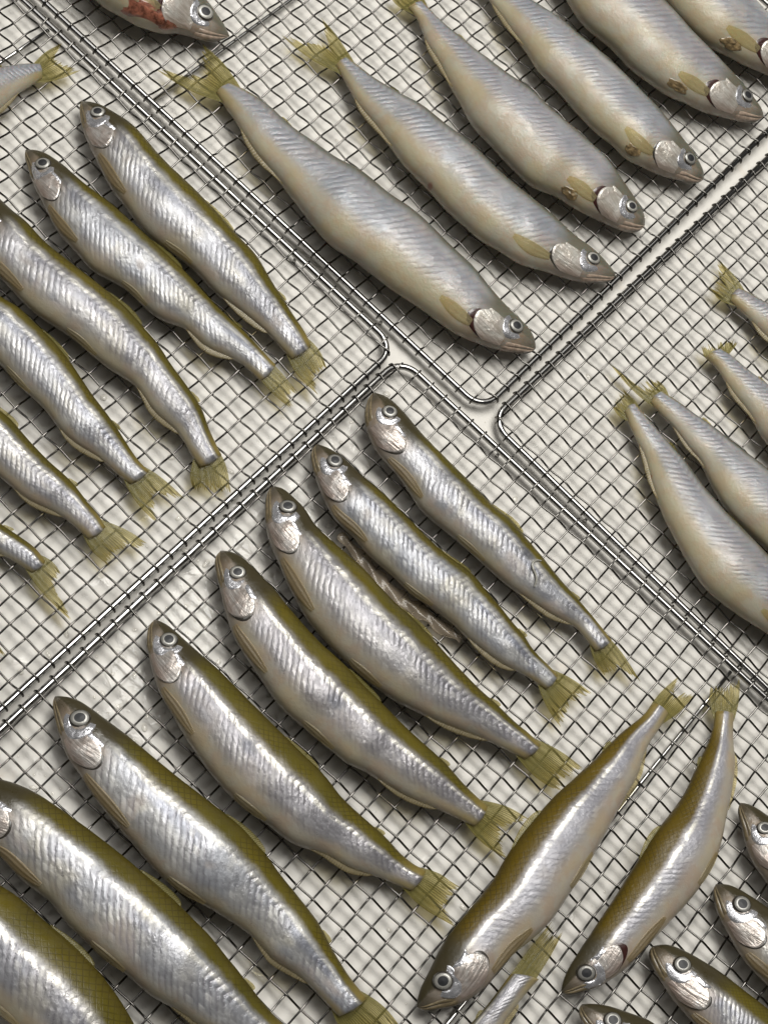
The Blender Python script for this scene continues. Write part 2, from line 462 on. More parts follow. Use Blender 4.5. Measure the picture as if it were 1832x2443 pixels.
M_STRAND = simple("grey_strand", (0.33, 0.32, 0.28), 0.3, 0.1, 0.7, 8.0, 0.2)

def mat_membrane():
    m, t = new_mat("wet_membrane")
    tc = t.n("ShaderNodeTexCoord")
    nf, _ = t.noise(tc.outputs["Object"], 3.0, 4.0)
    b = t.bump(nf, 0.5, 0.05)
    p = t.principled(Base_Color=(0.40, 0.34, 0.27), Roughness=0.22, Normal=b, Coat_Weight=0.8, Coat_Roughness=0.06)
    tr = t.n("ShaderNodeBsdfTransparent"); tr.inputs[0].default_value = (0.9, 0.86, 0.78, 1)
    mx = t.n("ShaderNodeMixShader"); mx.inputs[0].default_value = 0.72
    t.link(p.outputs[0], mx.inputs[1]); t.link(tr.outputs[0], mx.inputs[2])
    t.finish(mx.outputs[0])
    return m
M_MEMB = mat_membrane()

def mat_water():
    m, t = new_mat("water")
    gl = t.n("ShaderNodeBsdfGlossy"); gl.inputs["Roughness"].default_value = 0.03
    tr = t.n("ShaderNodeBsdfTransparent"); tr.inputs[0].default_value = (0.97, 0.965, 0.95, 1)
    fr = t.n("ShaderNodeFresnel"); fr.inputs[0].default_value = 1.33
    mx = t.n("ShaderNodeMixShader")
    t.link(t.m('MULTIPLY', fr.outputs[0], 1.6, clamp=True), mx.inputs[0])
    t.link(tr.outputs[0], mx.inputs[1]); t.link(gl.outputs[0], mx.inputs[2])
    t.finish(mx.outputs[0])
    return m
M_WATER = mat_water()

# ------------------------------------------------------------------ table
tb = 150.0
tv = [(-tb, -tb, 0), (tb, -tb, 0), (tb, tb, 0), (-tb, tb, 0), (-tb, -tb, -3), (tb, -tb, -3), (tb, tb, -3), (-tb, tb, -3)]
tf = [(0, 1, 2, 3), (7, 6, 5, 4), (0, 4, 5, 1), (1, 5, 6, 2), (2, 6, 7, 3), (3, 7, 4, 0)]
table = mesh_obj("table_top", tv, tf, M_TABLE, smooth=False)
table["kind"] = "structure"

# ------------------------------------------------------------------ wire racks
RW = 0.046      # wire radius
RR = 0.15      # frame rod radius
CEN = (20.6524, 25.4539)

def wire_mesh(nm, length, first, pitch, ncross, phase, over0, over1):
    """crimped wire along +x from 0 to length; cross wires at first + k*pitch; ends fold over the frame rods at 0 and length"""
    pts = []
    A = 0.060
    x = 0.0
    N = int(length / pitch * 8)
    hook = [(-RR - RW, -0.06), (-RR - RW, 0.0), (-(RR + RW) * 0.72, (RR + RW) * 0.72), (0.0, RR + RW)]
    z_rod = -0.045
    if over0:
        for hx, hz in hook: pts.append((hx, 0, hz + z_rod))
        start = 0.30
    else:
        start = 0.0
    end = length - (0.30 if over1 else 0.0)
    for i in range(N + 1):
        x = start + (end - start) * i / N
        z = A * math.cos(math.pi * (x - first) / pitch + phase)
        pts.append((x, 0, z))
    if over1:
        for hx, hz in reversed(hook): pts.append((length - hx, 0, hz + z_rod))
    V, Fc = tube(pts, RW, 6)
    me = bpy.data.meshes.new(nm)
    me.from_pydata([tuple(v) for v in V], [], Fc)
    me.polygons.foreach_set("use_smooth", [True] * len(me.polygons))
    me.materials.append(M_WIRE)
    return me

def round_rect(x0, y0, x1, y1, r, z, n=8):
    P = []
    for cx_, cy_, a0 in ((x1 - r, y1 - r, 0), (x0 + r, y1 - r, 90), (x0 + r, y0 + r, 180), (x1 - r, y0 + r, 270)):
        for i in range(n + 1):
            a = math.radians(a0 + 90 * i / n)
            P.append((cx_ + r * math.cos(a), cy_ + r * math.sin(a), z))
    # subdivide straight runs a little
    out = []
    for i, p in enumerate(P):
        q = P[(i + 1) % len(P)]
        out.append(p)
        L = math.hypot(q[0] - p[0], q[1] - p[1])
        if L > 3:
            for k in range(1, 8):
                out.append((p[0] + (q[0] - p[0]) * k / 8, p[1] + (q[1] - p[1]) * k / 8, z))
    return out

def build_rack(label, th, a0, a1, b0, b1, fa, pa, fb, pb, bar_a):
    """a runs down-right, b runs up-right (in pitches, about the camera's foot point)"""
    th = math.radians(th)
    root = empty("wire_rack", (0, 0, 0), label, "wire rack", "wire racks lying on the white table")
    ox, oy = -CEN[0], -CEN[1]
    root.location = (ox, oy, 0)
    root.rotation_euler = (0, 0, th)
    S = PIT
    a0 *= S; a1 *= S; b0 *= S; b1 *= S; fa *= S; pa *= S; fb *= S; pb *= S; bar_a *= S
    rc = 1.0
    V, Fc = tube(round_rect(a0, b0, a1, b1, rc, ZM - 0.045), RR, 14, closed=True)
    mesh_obj("frame_rod", V, Fc, M_ROD, root)
    bl = (b0 + RR, b1 - RR)
    V, Fc = tube([(bar_a, bl[0] + (bl[1] - bl[0]) * i / 12, ZM - 0.205) for i in range(13)], 0.095, 12)
    mesh_obj("support_bar", V, Fc, M_ROD, root)
    for cx_, cy_ in ((a0, b0 + 5), (a0, b1 - 5), (a1, b0 + 5), (a1, b1 - 5), (a0 + 6, b1), (a1 - 6, b1), (a0 + 6, b0), (a1 - 6, b0)):
        V, Fc = tube([(cx_, cy_, 0.004), (cx_, cy_, ZM - 0.08)], 0.08, 8)
        mesh_obj("foot", V, Fc, M_ROD, root)
    # wires along a (constant b)
    def inset(d):      # how far the rounded corner pulls a wire end in, d = distance of wire from the side rod
        return 0.0 if d >= rc else rc - math.sqrt(max(0.0, rc * rc - (rc - d) ** 2))
    cache = {}
    def lines(f, p, lo, hi):
        k = math.ceil((lo + 0.16 - f) / p)
        out = []
        while f + k * p < hi - 0.16:
            out.append((k, f + k * p)); k += 1
        return out
    la = lines(fa, pa, a0, a1); lb = lines(fb, pb, b0, b1)
    for k, b in lb:
        d = min(b - b0, b1 - b); ins = round(inset(d), 3)
        key = ('a', ins, k % 2)
        if key not in cache:
            L = a1 - a0 - 2 * ins
            cache[key] = wire_mesh("wire", L, fa - a0 - ins, pa, 0, math.pi * (k % 2), True, True)
        w = link_copy("wire", cache[key], root, (a0 + ins, b, ZM))
    for k, a in la:
        d = min(a - a0, a1 - a); ins = round(inset(d), 3)
        key = ('b', ins, k % 2)
        if key not in cache:
            L = b1 - b0 - 2 * ins
            cache[key] = wire_mesh("wire", L, fb - b0 - ins, pb, 0, math.pi * (k % 2 + 1), True, True)
        w = link_copy("wire", cache[key], root, (a, b0 + ins, ZM))
        w.rotation_euler = (0, 0, math.pi / 2)
    return root

build_rack("steel mesh rack at left holding the row of silver fish whose tails point lower right", -47.739, -63.2, -12.2, 10.7, 48.38, -35.10, 1.00903, 47.805, 1.02045, -38.75)
build_rack("steel mesh rack along the top holding large pale fish with heads at lower right", -47.706, -57.3, -6.35, 49.27, 87.2, -27.066, 0.99641, 61.40, 1.0017, -31.8)
build_rack("steel mesh rack at bottom centre, holding silver fish and two laid crosswise", -47.572, -11.45, 39.5, 10.5, 48.17, -10.161, 0.98475, 46.381, 1.02141, 13.2)
build_rack("mostly empty steel mesh rack at right holding four pale grey fish with crumpled tails", -48.776, -6.55, 44.4, 48.99, 86.7, -5.287, 0.97674, 49.437, 0.99043, 19.0)

# ------------------------------------------------------------------ fish
KZ = 0.60
SS = np.linspace(0, 1, 34) ** 1.35

class Shape:
    """body surface of one lying fish: S(s, phi); s 0 snout .. 1 tail root, phi 0 back edge .. 180 belly edge (degrees in radians), upper side up"""
    def __init__(self, rows, seed):
        R = np.array(rows)
        N = 121
        self.s = np.linspace(0, 1, N) ** 1.25
        # cubic resample (Catmull-Rom on SS)
        def rs(y):
            out = np.interp(self.s, SS, y)
            for _ in range(3):
                q = out.copy(); q[1:-1] = 0.25 * out[:-2] + 0.5 * out[1:-1] + 0.25 * out[2:]; out = q
            return out
        d = np.stack([rs(R[:, 0]), rs(R[:, 1])], 1)
        v = np.stack([rs(R[:, 2]), rs(R[:, 3])], 1)
        self.mid = (d + v) / 2
        self.ax = (d - v) / 2
        self.a = np.linalg.norm(self.ax, axis=1)
        hz = self.a * KZ
        self.hz = hz
        self.zc = ZM + 0.07 + 0.86 * hz
        self.L = np.linalg.norm(np.diff(self.mid, axis=0), axis=1).sum()
        self.seed = seed
        i0 = N // 2
        axh = self.ax[i0] / max(self.a[i0], 1e-6)
        va = axh[0] * VCAM.x + axh[1] * VCAM.y
        self.phi0 = math.atan(-KZ * va / VCAM.z)
    def at(self, s, phi):
        s = min(max(s, 0.0), 1.0)
        f = np.interp(s, self.s, np.arange(len(self.s)))
        i = int(min(f, len(self.s) - 2)); w = f - i
        mid = self.mid[i] * (1 - w) + self.mid[i + 1] * w
        ax = self.ax[i] * (1 - w) + self.ax[i + 1] * w
        hz = self.hz[i] * (1 - w) + self.hz[i + 1] * w
        zc = self.zc[i] * (1 - w) + self.zc[i + 1] * w
        c, sn = math.cos(phi), math.sin(phi)
        p = Vector((mid[0] + ax[0] * c, mid[1] + ax[1] * c, zc + hz * sn))
        return p
    def normal(self, s, phi):
        e = 0.01
        ds = self.at(min(s + e, 1), phi) - self.at(max(s - e, 0), phi)
        dp = self.at(s, phi + 0.05) - self.at(s, phi - 0.05)
        n = ds.cross(dp)
        if n.length < 1e-9: return Vector((0, 0, 1))
        n.normalize()
        c = Vector((*self.mid[int(np.interp(s, self.s, np.arange(len(self.s))))], 0))
        ref = self.at(s, phi) - Vector((c.x, c.y, np.interp(s, self.s, self.zc)))
        if n.dot(ref) < 0: n = -n
        return n
    def width(self, s):
        return float(np.interp(s, self.s, self.a))
    def vfrac(self, phi):
        return (1 - math.cos(phi - self.phi0)) / 2
    def phi_of(self, v):
        return math.acos(max(-1, min(1, 1 - 2 * v))) + self.phi0

def body_mesh(root, sh, mat, hk):
    M = 36
    V = []; UV = []; U2 = []; Fc = []
    n = len(sh.s)
    g = 0.195 * hk
    for i in range(1, n):
        s = sh.s[i]
        ut = s / hk if s < g else 0.195 + (s - g) / (1 - g) * (1 - 0.195)
        for k in range(M):
            phi = 2 * math.pi * k / M
            p = sh.at(s, phi)
            q = mnoise.noise(Vector((p.x * 0.9 + sh.seed, p.y * 0.9, p.z * 0.9))) * 0.03 + mnoise.noise(Vector((p.x * 2.3, p.y * 2.3 + sh.seed, p.z * 2.3))) * 0.012
            c, sn = math.cos(phi), math.sin(phi)
            w = min(1.0, s * 12)
            ax = sh.ax[i] / max(sh.a[i], 1e-6)
            p = p + Vector((ax[0] * c * 0.5, ax[1] * c * 0.5, sn)) * q * w
            if p.z < ZM + 0.045: p.z = ZM + 0.045 + (p.z - ZM - 0.045) * 0.15
            V.append(p); UV.append((ut, sh.vfrac(phi))); U2.append((ut, (sh.vfrac(phi) - (0.10 if mat.name.endswith('pale') else 0.24) - 0.18 * max(0.0, ut - 0.3)) * 2 * sh.a[i] / sh.L))
    tip = len(V); V.append(Vector((*sh.mid[0], sh.zc[0] + 0.0))); UV.append((0, 0.4)); U2.append((0, 0))
    end = len(V); V.append(Vector((*(sh.mid[-1] + (sh.mid[-1] - sh.mid[-3]) * 0.35), sh.zc[-1]))); UV.append((1, 0.5)); U2.append((1, 0))
    for i in range(n - 2):
        for k in range(M):
            k2 = (k + 1) % M
            Fc.append((i * M + k, i * M + k2, (i + 1) * M + k2, (i + 1) * M + k))
    for k in range(M):
        k2 = (k + 1) % M
        Fc.append((tip, k2, k)); Fc.append((end, (n - 2) * M + k, (n - 2) * M + k2))
    return mesh_obj("body", V, Fc, mat, root, UV, fix=True, uv2=U2)

def grid_faces(n, m, off=0, flip=False):
    f = []
    for i in range(n - 1):
        for j in range(m - 1):
            q = (off + i * m + j, off + i * m + j + 1, off + (i + 1) * m + j + 1, off + (i + 1) * m + j)
            f.append(q[::-1] if flip else q)
    return f

def slab(name, G, thick, mat, root, n, m):
    """thin solid sheet from an n x m grid of points (list) with uv along both directions"""
    top = [Vector(p) for p in G]
    bot = [p - Vector((0, 0, thick)) for p in top]
    UV = [(i / (n - 1), j / (m - 1)) for i in range(n) for j in range(m)]
    N = n * m
    Fc = grid_faces(n, m) + grid_faces(n, m, N, True)
    for i in range(n - 1):
        for j in (0, m - 1):
            a, b = i * m + j, (i + 1) * m + j
            Fc.append((a, b, b + N, a + N))
    for j in range(m - 1):
        for i in (0, n - 1):
            a, b = i * m + j, i * m + j + 1
            Fc.append((a, b, b + N, a + N))
    return mesh_obj(name, top + bot, Fc, mat, root, UV + UV, fix=True)

def patch(name, sh, fun, n, m, mat, root):
    """sheet lying on the body: fun(i, j) in 0..1 -> (s, phi, lift)"""
    V = []; UV = []
    for i in range(n):
        for j in range(m):
            s, phi, h = fun(i / (n - 1), j / (m - 1))
            V.append(sh.at(s, phi) + sh.normal(s, phi) * h); UV.append((i / (n - 1), j / (m - 1)))
    return mesh_obj(name, V, grid_faces(n, m), mat, root, UV, fix=True)

def disc_dome(c, ax1, ax2, nrm, r0, r1, z0, z1, h, name, mat, root, rings=5, seg=28, r1b=1.0):
    """ring or dome between radii r0 and r1; heights go z0 (inner) to z1 (outer) with bulge h"""
    V = []; Fc = []
    for i in range(rings + 1):
        f = i / rings
        r = r0 + (r1 - r0) * f
        z = z0 + (z1 - z0) * f + h * math.sin(math.pi * f)
        for k in range(seg):
            t = 2 * math.pi * k / seg
            V.append(c + (ax1 * math.cos(t) + ax2 * math.sin(t) * r1b) * r + nrm * z)
    for i in range(rings):
        for k in range(seg):
            k2 = (k + 1) % seg
            Fc.append((i * seg + k, (i + 1) * seg + k, (i + 1) * seg + k2, i * seg + k2))
    if r0 < 1e-4:
        pass
    return mesh_obj(name, V, Fc, mat, root, fix=False)

def tail_fin(root, sh, T, mat, rs, frayed=0.12, deep=0.0):
    bd = Vector((*(sh.mid[-4] + sh.ax[-4] * 0.93), 0)); bv = Vector((*(sh.mid[-4] - sh.ax[-4] * 0.93), 0))
    zt = sh.zc[-4]
    tD, fk, tV = [Vector((p[0], p[1], 0)) for p in T]
    m, n = 57, 12
    G = []
    ends = []
    for j in range(m):
        q = j / (m - 1)
        if q < 0.5:
            f = q * 2; tip = tD.lerp(fk, f ** 1.25)
        else:
            f = (q - 0.5) * 2; tip = fk.lerp(tV, f ** 0.8)
        jit = 1.0 + rs.uniform(-frayed, frayed * 0.55)
        if rs.random() < 0.10: jit -= rs.uniform(0.08, 0.22) + deep
        ends.append((tip, jit))
    for i in range(n):
        r = i / (n - 1)
        for j in range(m):
            q = j / (m - 1)
            base = bd.lerp(bv, q)
            tip, jit = ends[j]
            p = base.lerp(tip, r * (1 + (jit - 1) * r * r))
            # edges bow outwards a little
            side = (bd - bv) * ((0.5 - q) * 0.30 * math.sin(math.pi * r) * (1 if (tD - tV).length > (bd - bv).length else 0.4))
            p = p + side
            z = zt * (1 - r) ** 1.5 + (ZM + 0.10) * (1 - (1 - r) ** 1.5)
            z += 0.018 * math.sin(j * math.pi * 0.67) * min(1, r * 3) + 0.05 * mnoise.noise(Vector((p.x * 0.9, p.y * 0.9, sh.seed)))
            p.z = max(z, ZM + 0.06)
            G.append(p)
    return slab("tail_fin", G, 0.018, mat, root, n, m)

def edge_fin(name, root, sh, s0, s1, side, height, mat, lean=0.4, skew=0.3, n=16, m=7, zlift=0.0):
    """fin on the back (side=+1) or belly (side=-1) edge, lying nearly flat"""
    G = []
    phi_b = 0.10 if side > 0 else math.pi - 0.10
    for i in range(n):
        f = i / (n - 1)
        s = s0 + (s1 - s0) * f
        hgt = height * (math.sin(math.pi * min(1, f * 0.96 + 0.04)) ** 0.6) * (0.55 + 0.45 * f) if skew > 0 else height * math.sin(math.pi * f) ** 0.7
        b = sh.at(s, phi_b)
        i0 = int(np.interp(s, sh.s, np.arange(len(sh.s))))
        ax = Vector((*(sh.ax[i0] / max(sh.a[i0], 1e-6)), 0)) * side
        tg = sh.mid[min(i0 + 2, len(sh.s) - 1)] - sh.mid[max(i0 - 2, 0)]
        tg = Vector((tg[0], tg[1], 0)).normalized()
        for j in range(m):
            r = j / (m - 1)
            p = b - ax * 0.10 + ax * (hgt + 0.10) * r + tg * (skew * hgt * r * 1.2)
            p.z = max(ZM + 0.06, b.z + zlift - lean * hgt * r + 0.012 * math.sin(i * 2.1) * r)
            G.append(p)
    # uv: u outwards, v along
    GG = [G[i * m + j] for j in range(m) for i in range(n)]
    return slab(name, GG, 0.02, mat, root, m, n)

SHEEN = dict(A1=0.65, A2=0.85, A3=0.45, A4=0.75, A5=0.5, A6=0.7, C1=0.7, C2=0.9, C3=0.28, C4=0.1, C5=0.2, C6=0.85, C7=0.75, C8=0.5, C9=0.3, C15=0.35, C10=0.25, B1=0.7, B2=0.8, B3=0.3, B4=0.6, B5=0.4, B6=0.8)

def build_fish(key, kind, label, group, back, opts=()):
    D = FISH[key]
    rs = random.Random(key)
    sh = Shape(D['o'], rs.uniform(0, 50))
    c = sh.mid[len(sh.s) // 2]
    root = empty("fish", (0, 0, 0), label, "fish", group)
    pale = kind == 'pale'
    hk = (D['e'][0] / 0.09) if D['e'] else 1.0
    body = body_mesh(root, sh, M_SKIN[kind], hk)
    body["back_share"] = float(back)
    body["sheen"] = float(SHEEN.get(key, 0.7))
    body["smudge"] = 1.0 if key in ("C1", "C5", "C4") else 0.0
    body["spot_u"] = float(D['s'][0]) if D['s'] else -5.0
    body["spot_v"] = float(D['s'][1]) if D['s'] else -5.0
    # ---- head
    if 'nohead' not in opts:
        g = 0.195 * hk
        pt = lambda v: sh.phi_of(v)
        jit = [rs.uniform(-1, 1) for _ in range(8)]
        gm = M_GILL_PALE if pale else M_GILL
        def cover(i, j):
            vv = 0.30 + 0.63 * j
            c_ = (j - 0.48) * 2
            rear = g + 0.004 * hk - 0.050 * hk * abs(c_) ** 2.4 + 0.004 * hk * jit[0] * math.sin(j * 7)
            front = g - 0.094 * hk + 0.0 * hk * (j - 0.4)
            s = front + (rear - front) * i
            edge = min(1.0, 6 * j, 6 * (1 - j))
            lift = 0.062 * min(1.0, i * 2.2) * max(0.0, edge) + 0.02 * math.sin(i * 5 + j * 4 + jit[1] * 3) * edge * min(1, i * 3)
            if i > 0.96: lift = -0.06
            if j < 0.02 or j > 0.98: lift = -0.04
            if i < 0.02: lift = -0.02
            return s, pt(vv), lift
        patch("gill_cover", sh, cover, 22, 22, gm, root)
        # dark slit behind the cover
        def slit(i, j):
            vv = 0.42 + 0.50 * j
            c_ = ((vv - 0.30) / 0.63 - 0.48) * 2
            rear = g + 0.004 * hk - 0.050 * hk * abs(c_) ** 2.4
            wd = (0.004 + (0.014 if 'redgill' in opts else 0.0)) * hk * math.sin(math.pi * j) ** 0.7
            s = rear - 0.012 * hk + (0.012 * hk + wd) * i
            return s, pt(vv), 0.014 if 0.01 < i < 0.99 and 0.01 < j < 0.99 else -0.02
        patch("gill_slit", sh, slit, 6, 18, M_SLIT if 'redgill' in opts else M_RIM, root)
        # little plate above the cover
        def upper(i, j):
            vv = 0.29 + 0.15 * j
            s = g - 0.072 * hk + 0.050 * hk * i
            e = min(1, 4 * i, 4 * (1 - i), 4 * j, 4 * (1 - j))
            return s, pt(vv), -0.02 + 0.085 * e + 0.012 * math.sin(9 * i + 7 * j + jit[2] * 4)
        patch("temple_plate", sh, upper, 10, 10, M_GILL_PALE if pale else M_CHEEK, root)
        # eye
        if D['e']:
            es, ep, er = D['e']
        else:
            es, ep, er = 0.09, sh.phi_of(0.40), 0.35
        ec = sh.at(es, ep)
        nrm = (sh.normal(es, ep) * 0.75 + VCAM * 0.15 + Vector((0, 0, 0.25))).normalized()
        a1 = Vector((1, 0, 0)) - nrm * nrm.x; a1.normalize(); a2 = nrm.cross(a1)
        # silver cheek crescent under and behind the eye
        ax = Vector((*sh.ax[int(np.interp(es, sh.s, np.arange(len(sh.s))))], 0)).normalized()
        aw = max(sh.width(es), 0.3)
        Lh = sh.L
        def crescent(i, j):
            ang = math.radians(-35 + 190 * i)         # 0 = towards the tail, 90 = towards the belly
            e0 = er * 1.0; wdt = er * (0.34 + 0.86 * math.sin(math.pi * (0.04 + 0.92 * i)) ** 0.8) * (1.0 + 0.1 * jit[3])
            r = e0 + wdt * j
            dal = math.cos(ang) * r; dac = math.sin(ang) * r
            s = es + dal / Lh
            vf = sh.vfrac(ep) + dac / (2 * aw)
            e = min(1, 5 * i, 5 * (1 - i), 5 * (1 - j), 6 * j + 0.3)
            return s, pt(min(vf, 0.93)), -0.03 + 0.075 * e + 0.012 * math.sin(8 * i + 5 * jit[4])
        patch("cheek_plate", sh, crescent, 26, 9, M_CHEEK, root)
        sq = rs.uniform(0.84, 1.0)
        eye = disc_dome(ec, a1, a2, nrm, er * 0.54, er * 0.96, 0.105, 0.035, 0.02, "eye", M_IRIS, root, r1b=sq)
        disc_dome(ec, a1, a2, nrm, er * 0.90, er * 1.09, 0.075, -0.06, 0.02, "eye_rim", M_RIM, eye, r1b=sq)
        pc = ec + a1 * er * rs.uniform(-0.05, 0.05) + a2 * er * rs.uniform(-0.05, 0.05)
        disc_dome(pc, a1, a2, nrm, 0.0, er * 0.60, 0.115, 0.095, 0.0, "pupil", M_PUPIL, eye, r1b=rs.uniform(0.9, 1.0))
        # jaws
        jm = M_JAW_PALE if pale else M_JAW
        def upper_jaw(i, j):
            s = (0.006 + 0.088 * i) * hk
            vv = 0.60 + 0.15 * i + (0.10 + 0.05 * i) * j
            e = min(1, 5 * i + 0.2, 5 * (1 - i), 4 * j, 4 * (1 - j))
            return s, pt(vv), -0.02 + 0.055 * e
        patch("upper_jaw", sh, upper_jaw, 16, 7, jm, root)
        def lower_jaw(i, j):
            s = (0.002 + 0.10 * i) * hk
            vv = min(0.985, 0.73 + 0.15 * i + 0.17 * j)
            e = min(1, 5 * i + 0.2, 5 * (1 - i), 4 * j + 0.0, 4 * (1 - j))
            return s, pt(vv), -0.02 + 0.05 * e
        patch("lower_jaw", sh, lower_jaw, 16, 7, jm, root)
        # pectoral fin, folded back along the lower side
        L0 = rs.uniform(0.13, 0.16) if not pale else rs.uniform(0.085, 0.12)
        def pect(i, j):
            s = g - 0.004 + L0 * i
            w = (0.035 + 0.10 * math.sin(math.pi * min(1, 0.12 + i * 0.86)) ** 0.9)
            if pale:
                vc = 0.74 - 0.02 * i
            else:
                vc = 0.89 - 0.05 * i
            vv = min(0.99, vc + w * (j - 0.5) * 1.5)
            lift = 0.03 + 0.02 * i * (1 - j) + 0.006 * math.sin(j * 18)
            if j < 0.02 or j > 0.98 or i < 0.02: lift *= 0.1
            return s, pt(vv), lift
        patch("pectoral_fin", sh, pect, 14, 22, M_FIN_CREAM if pale else M_FIN_TAN, root)
    # ---- fins
    edge_fin("dorsal_fin", root, sh, 0.475, 0.60, 1, rs.uniform(0.16, 0.26) if not pale else 0.12, M_FIN, 0.35, 0.6, zlift=0.05)
    edge_fin("adipose_fin", root, sh, 0.815, 0.85, 1, 0.14, M_FIN, 0.3, 0.9, n=9, zlift=0.05)
    edge_fin("anal_fin", root, sh, 0.735, 0.90, -1, rs.uniform(0.20, 0.32), M_FIN_PALE, 0.3, 0.15)
    def pelvic(i, j):
        s = 0.50 + 0.10 * i
        w = 0.03 + 0.085 * math.sin(math.pi * min(1, 0.15 + i * 0.8))
        vv = min(0.995, 0.92 + w * (j - 0.5))
        lift = 0.035 + 0.02 * i + 0.008 * math.sin(j * 15)
        if j < 0.03 or j > 0.97 or i < 0.03: lift *= 0.1
        return s, sh.phi_of(vv), lift
    if not pale:
        patch("pelvic_fin", sh, pelvic, 10, 14, M_FIN_PALE, root)
    if 'notail' not in opts:
        tail_fin(root, sh, D['t'], M_FIN, rs, 0.14 if 'ragged' not in opts else 0.30, 0.25 if 'ragged' in opts else 0.0)
    if 'raw' in opts:
        def raw(i, j):
            vv = 0.70 + 0.27 * j + 0.03 * math.sin(i * 9)
            s = 0.13 + 0.17 * i + 0.01 * math.sin(j * 8)
            e = min(1, 5 * i, 5 * (1 - i), 5 * j, 5 * (1 - j))
            return s, sh.phi_of(min(vv, 0.985)), -0.03 + 0.065 * e + 0.03 * mnoise.noise(Vector((i * 5, j * 3, sh.seed)))
        patch("torn_belly", sh, raw, 18, 12, M_GUT_RED, root)
    if 'torn' in opts:
        ph0 = rs.uniform(0, 9)
        def torn(i, j):
            ang = 2 * math.pi * j
            rad = i * (1.0 + 0.45 * mnoise.noise(Vector((math.cos(ang) * 1.6, math.sin(ang) * 1.6, ph0))))
            s = 0.262 + 0.030 * rad * math.cos(ang)
            vv = 0.885 + 0.075 * rad * math.sin(ang)
            lift = -0.03 if i > 0.97 else 0.018 + 0.035 * mnoise.noise(Vector((rad * 3 * math.cos(ang), rad * 3 * math.sin(ang), ph0 + 4)))
            return s, sh.phi_of(min(vv, 0.985)), lift
        patch("torn_belly", sh, torn, 9, 25, M_GUT, root)
    return root, sh

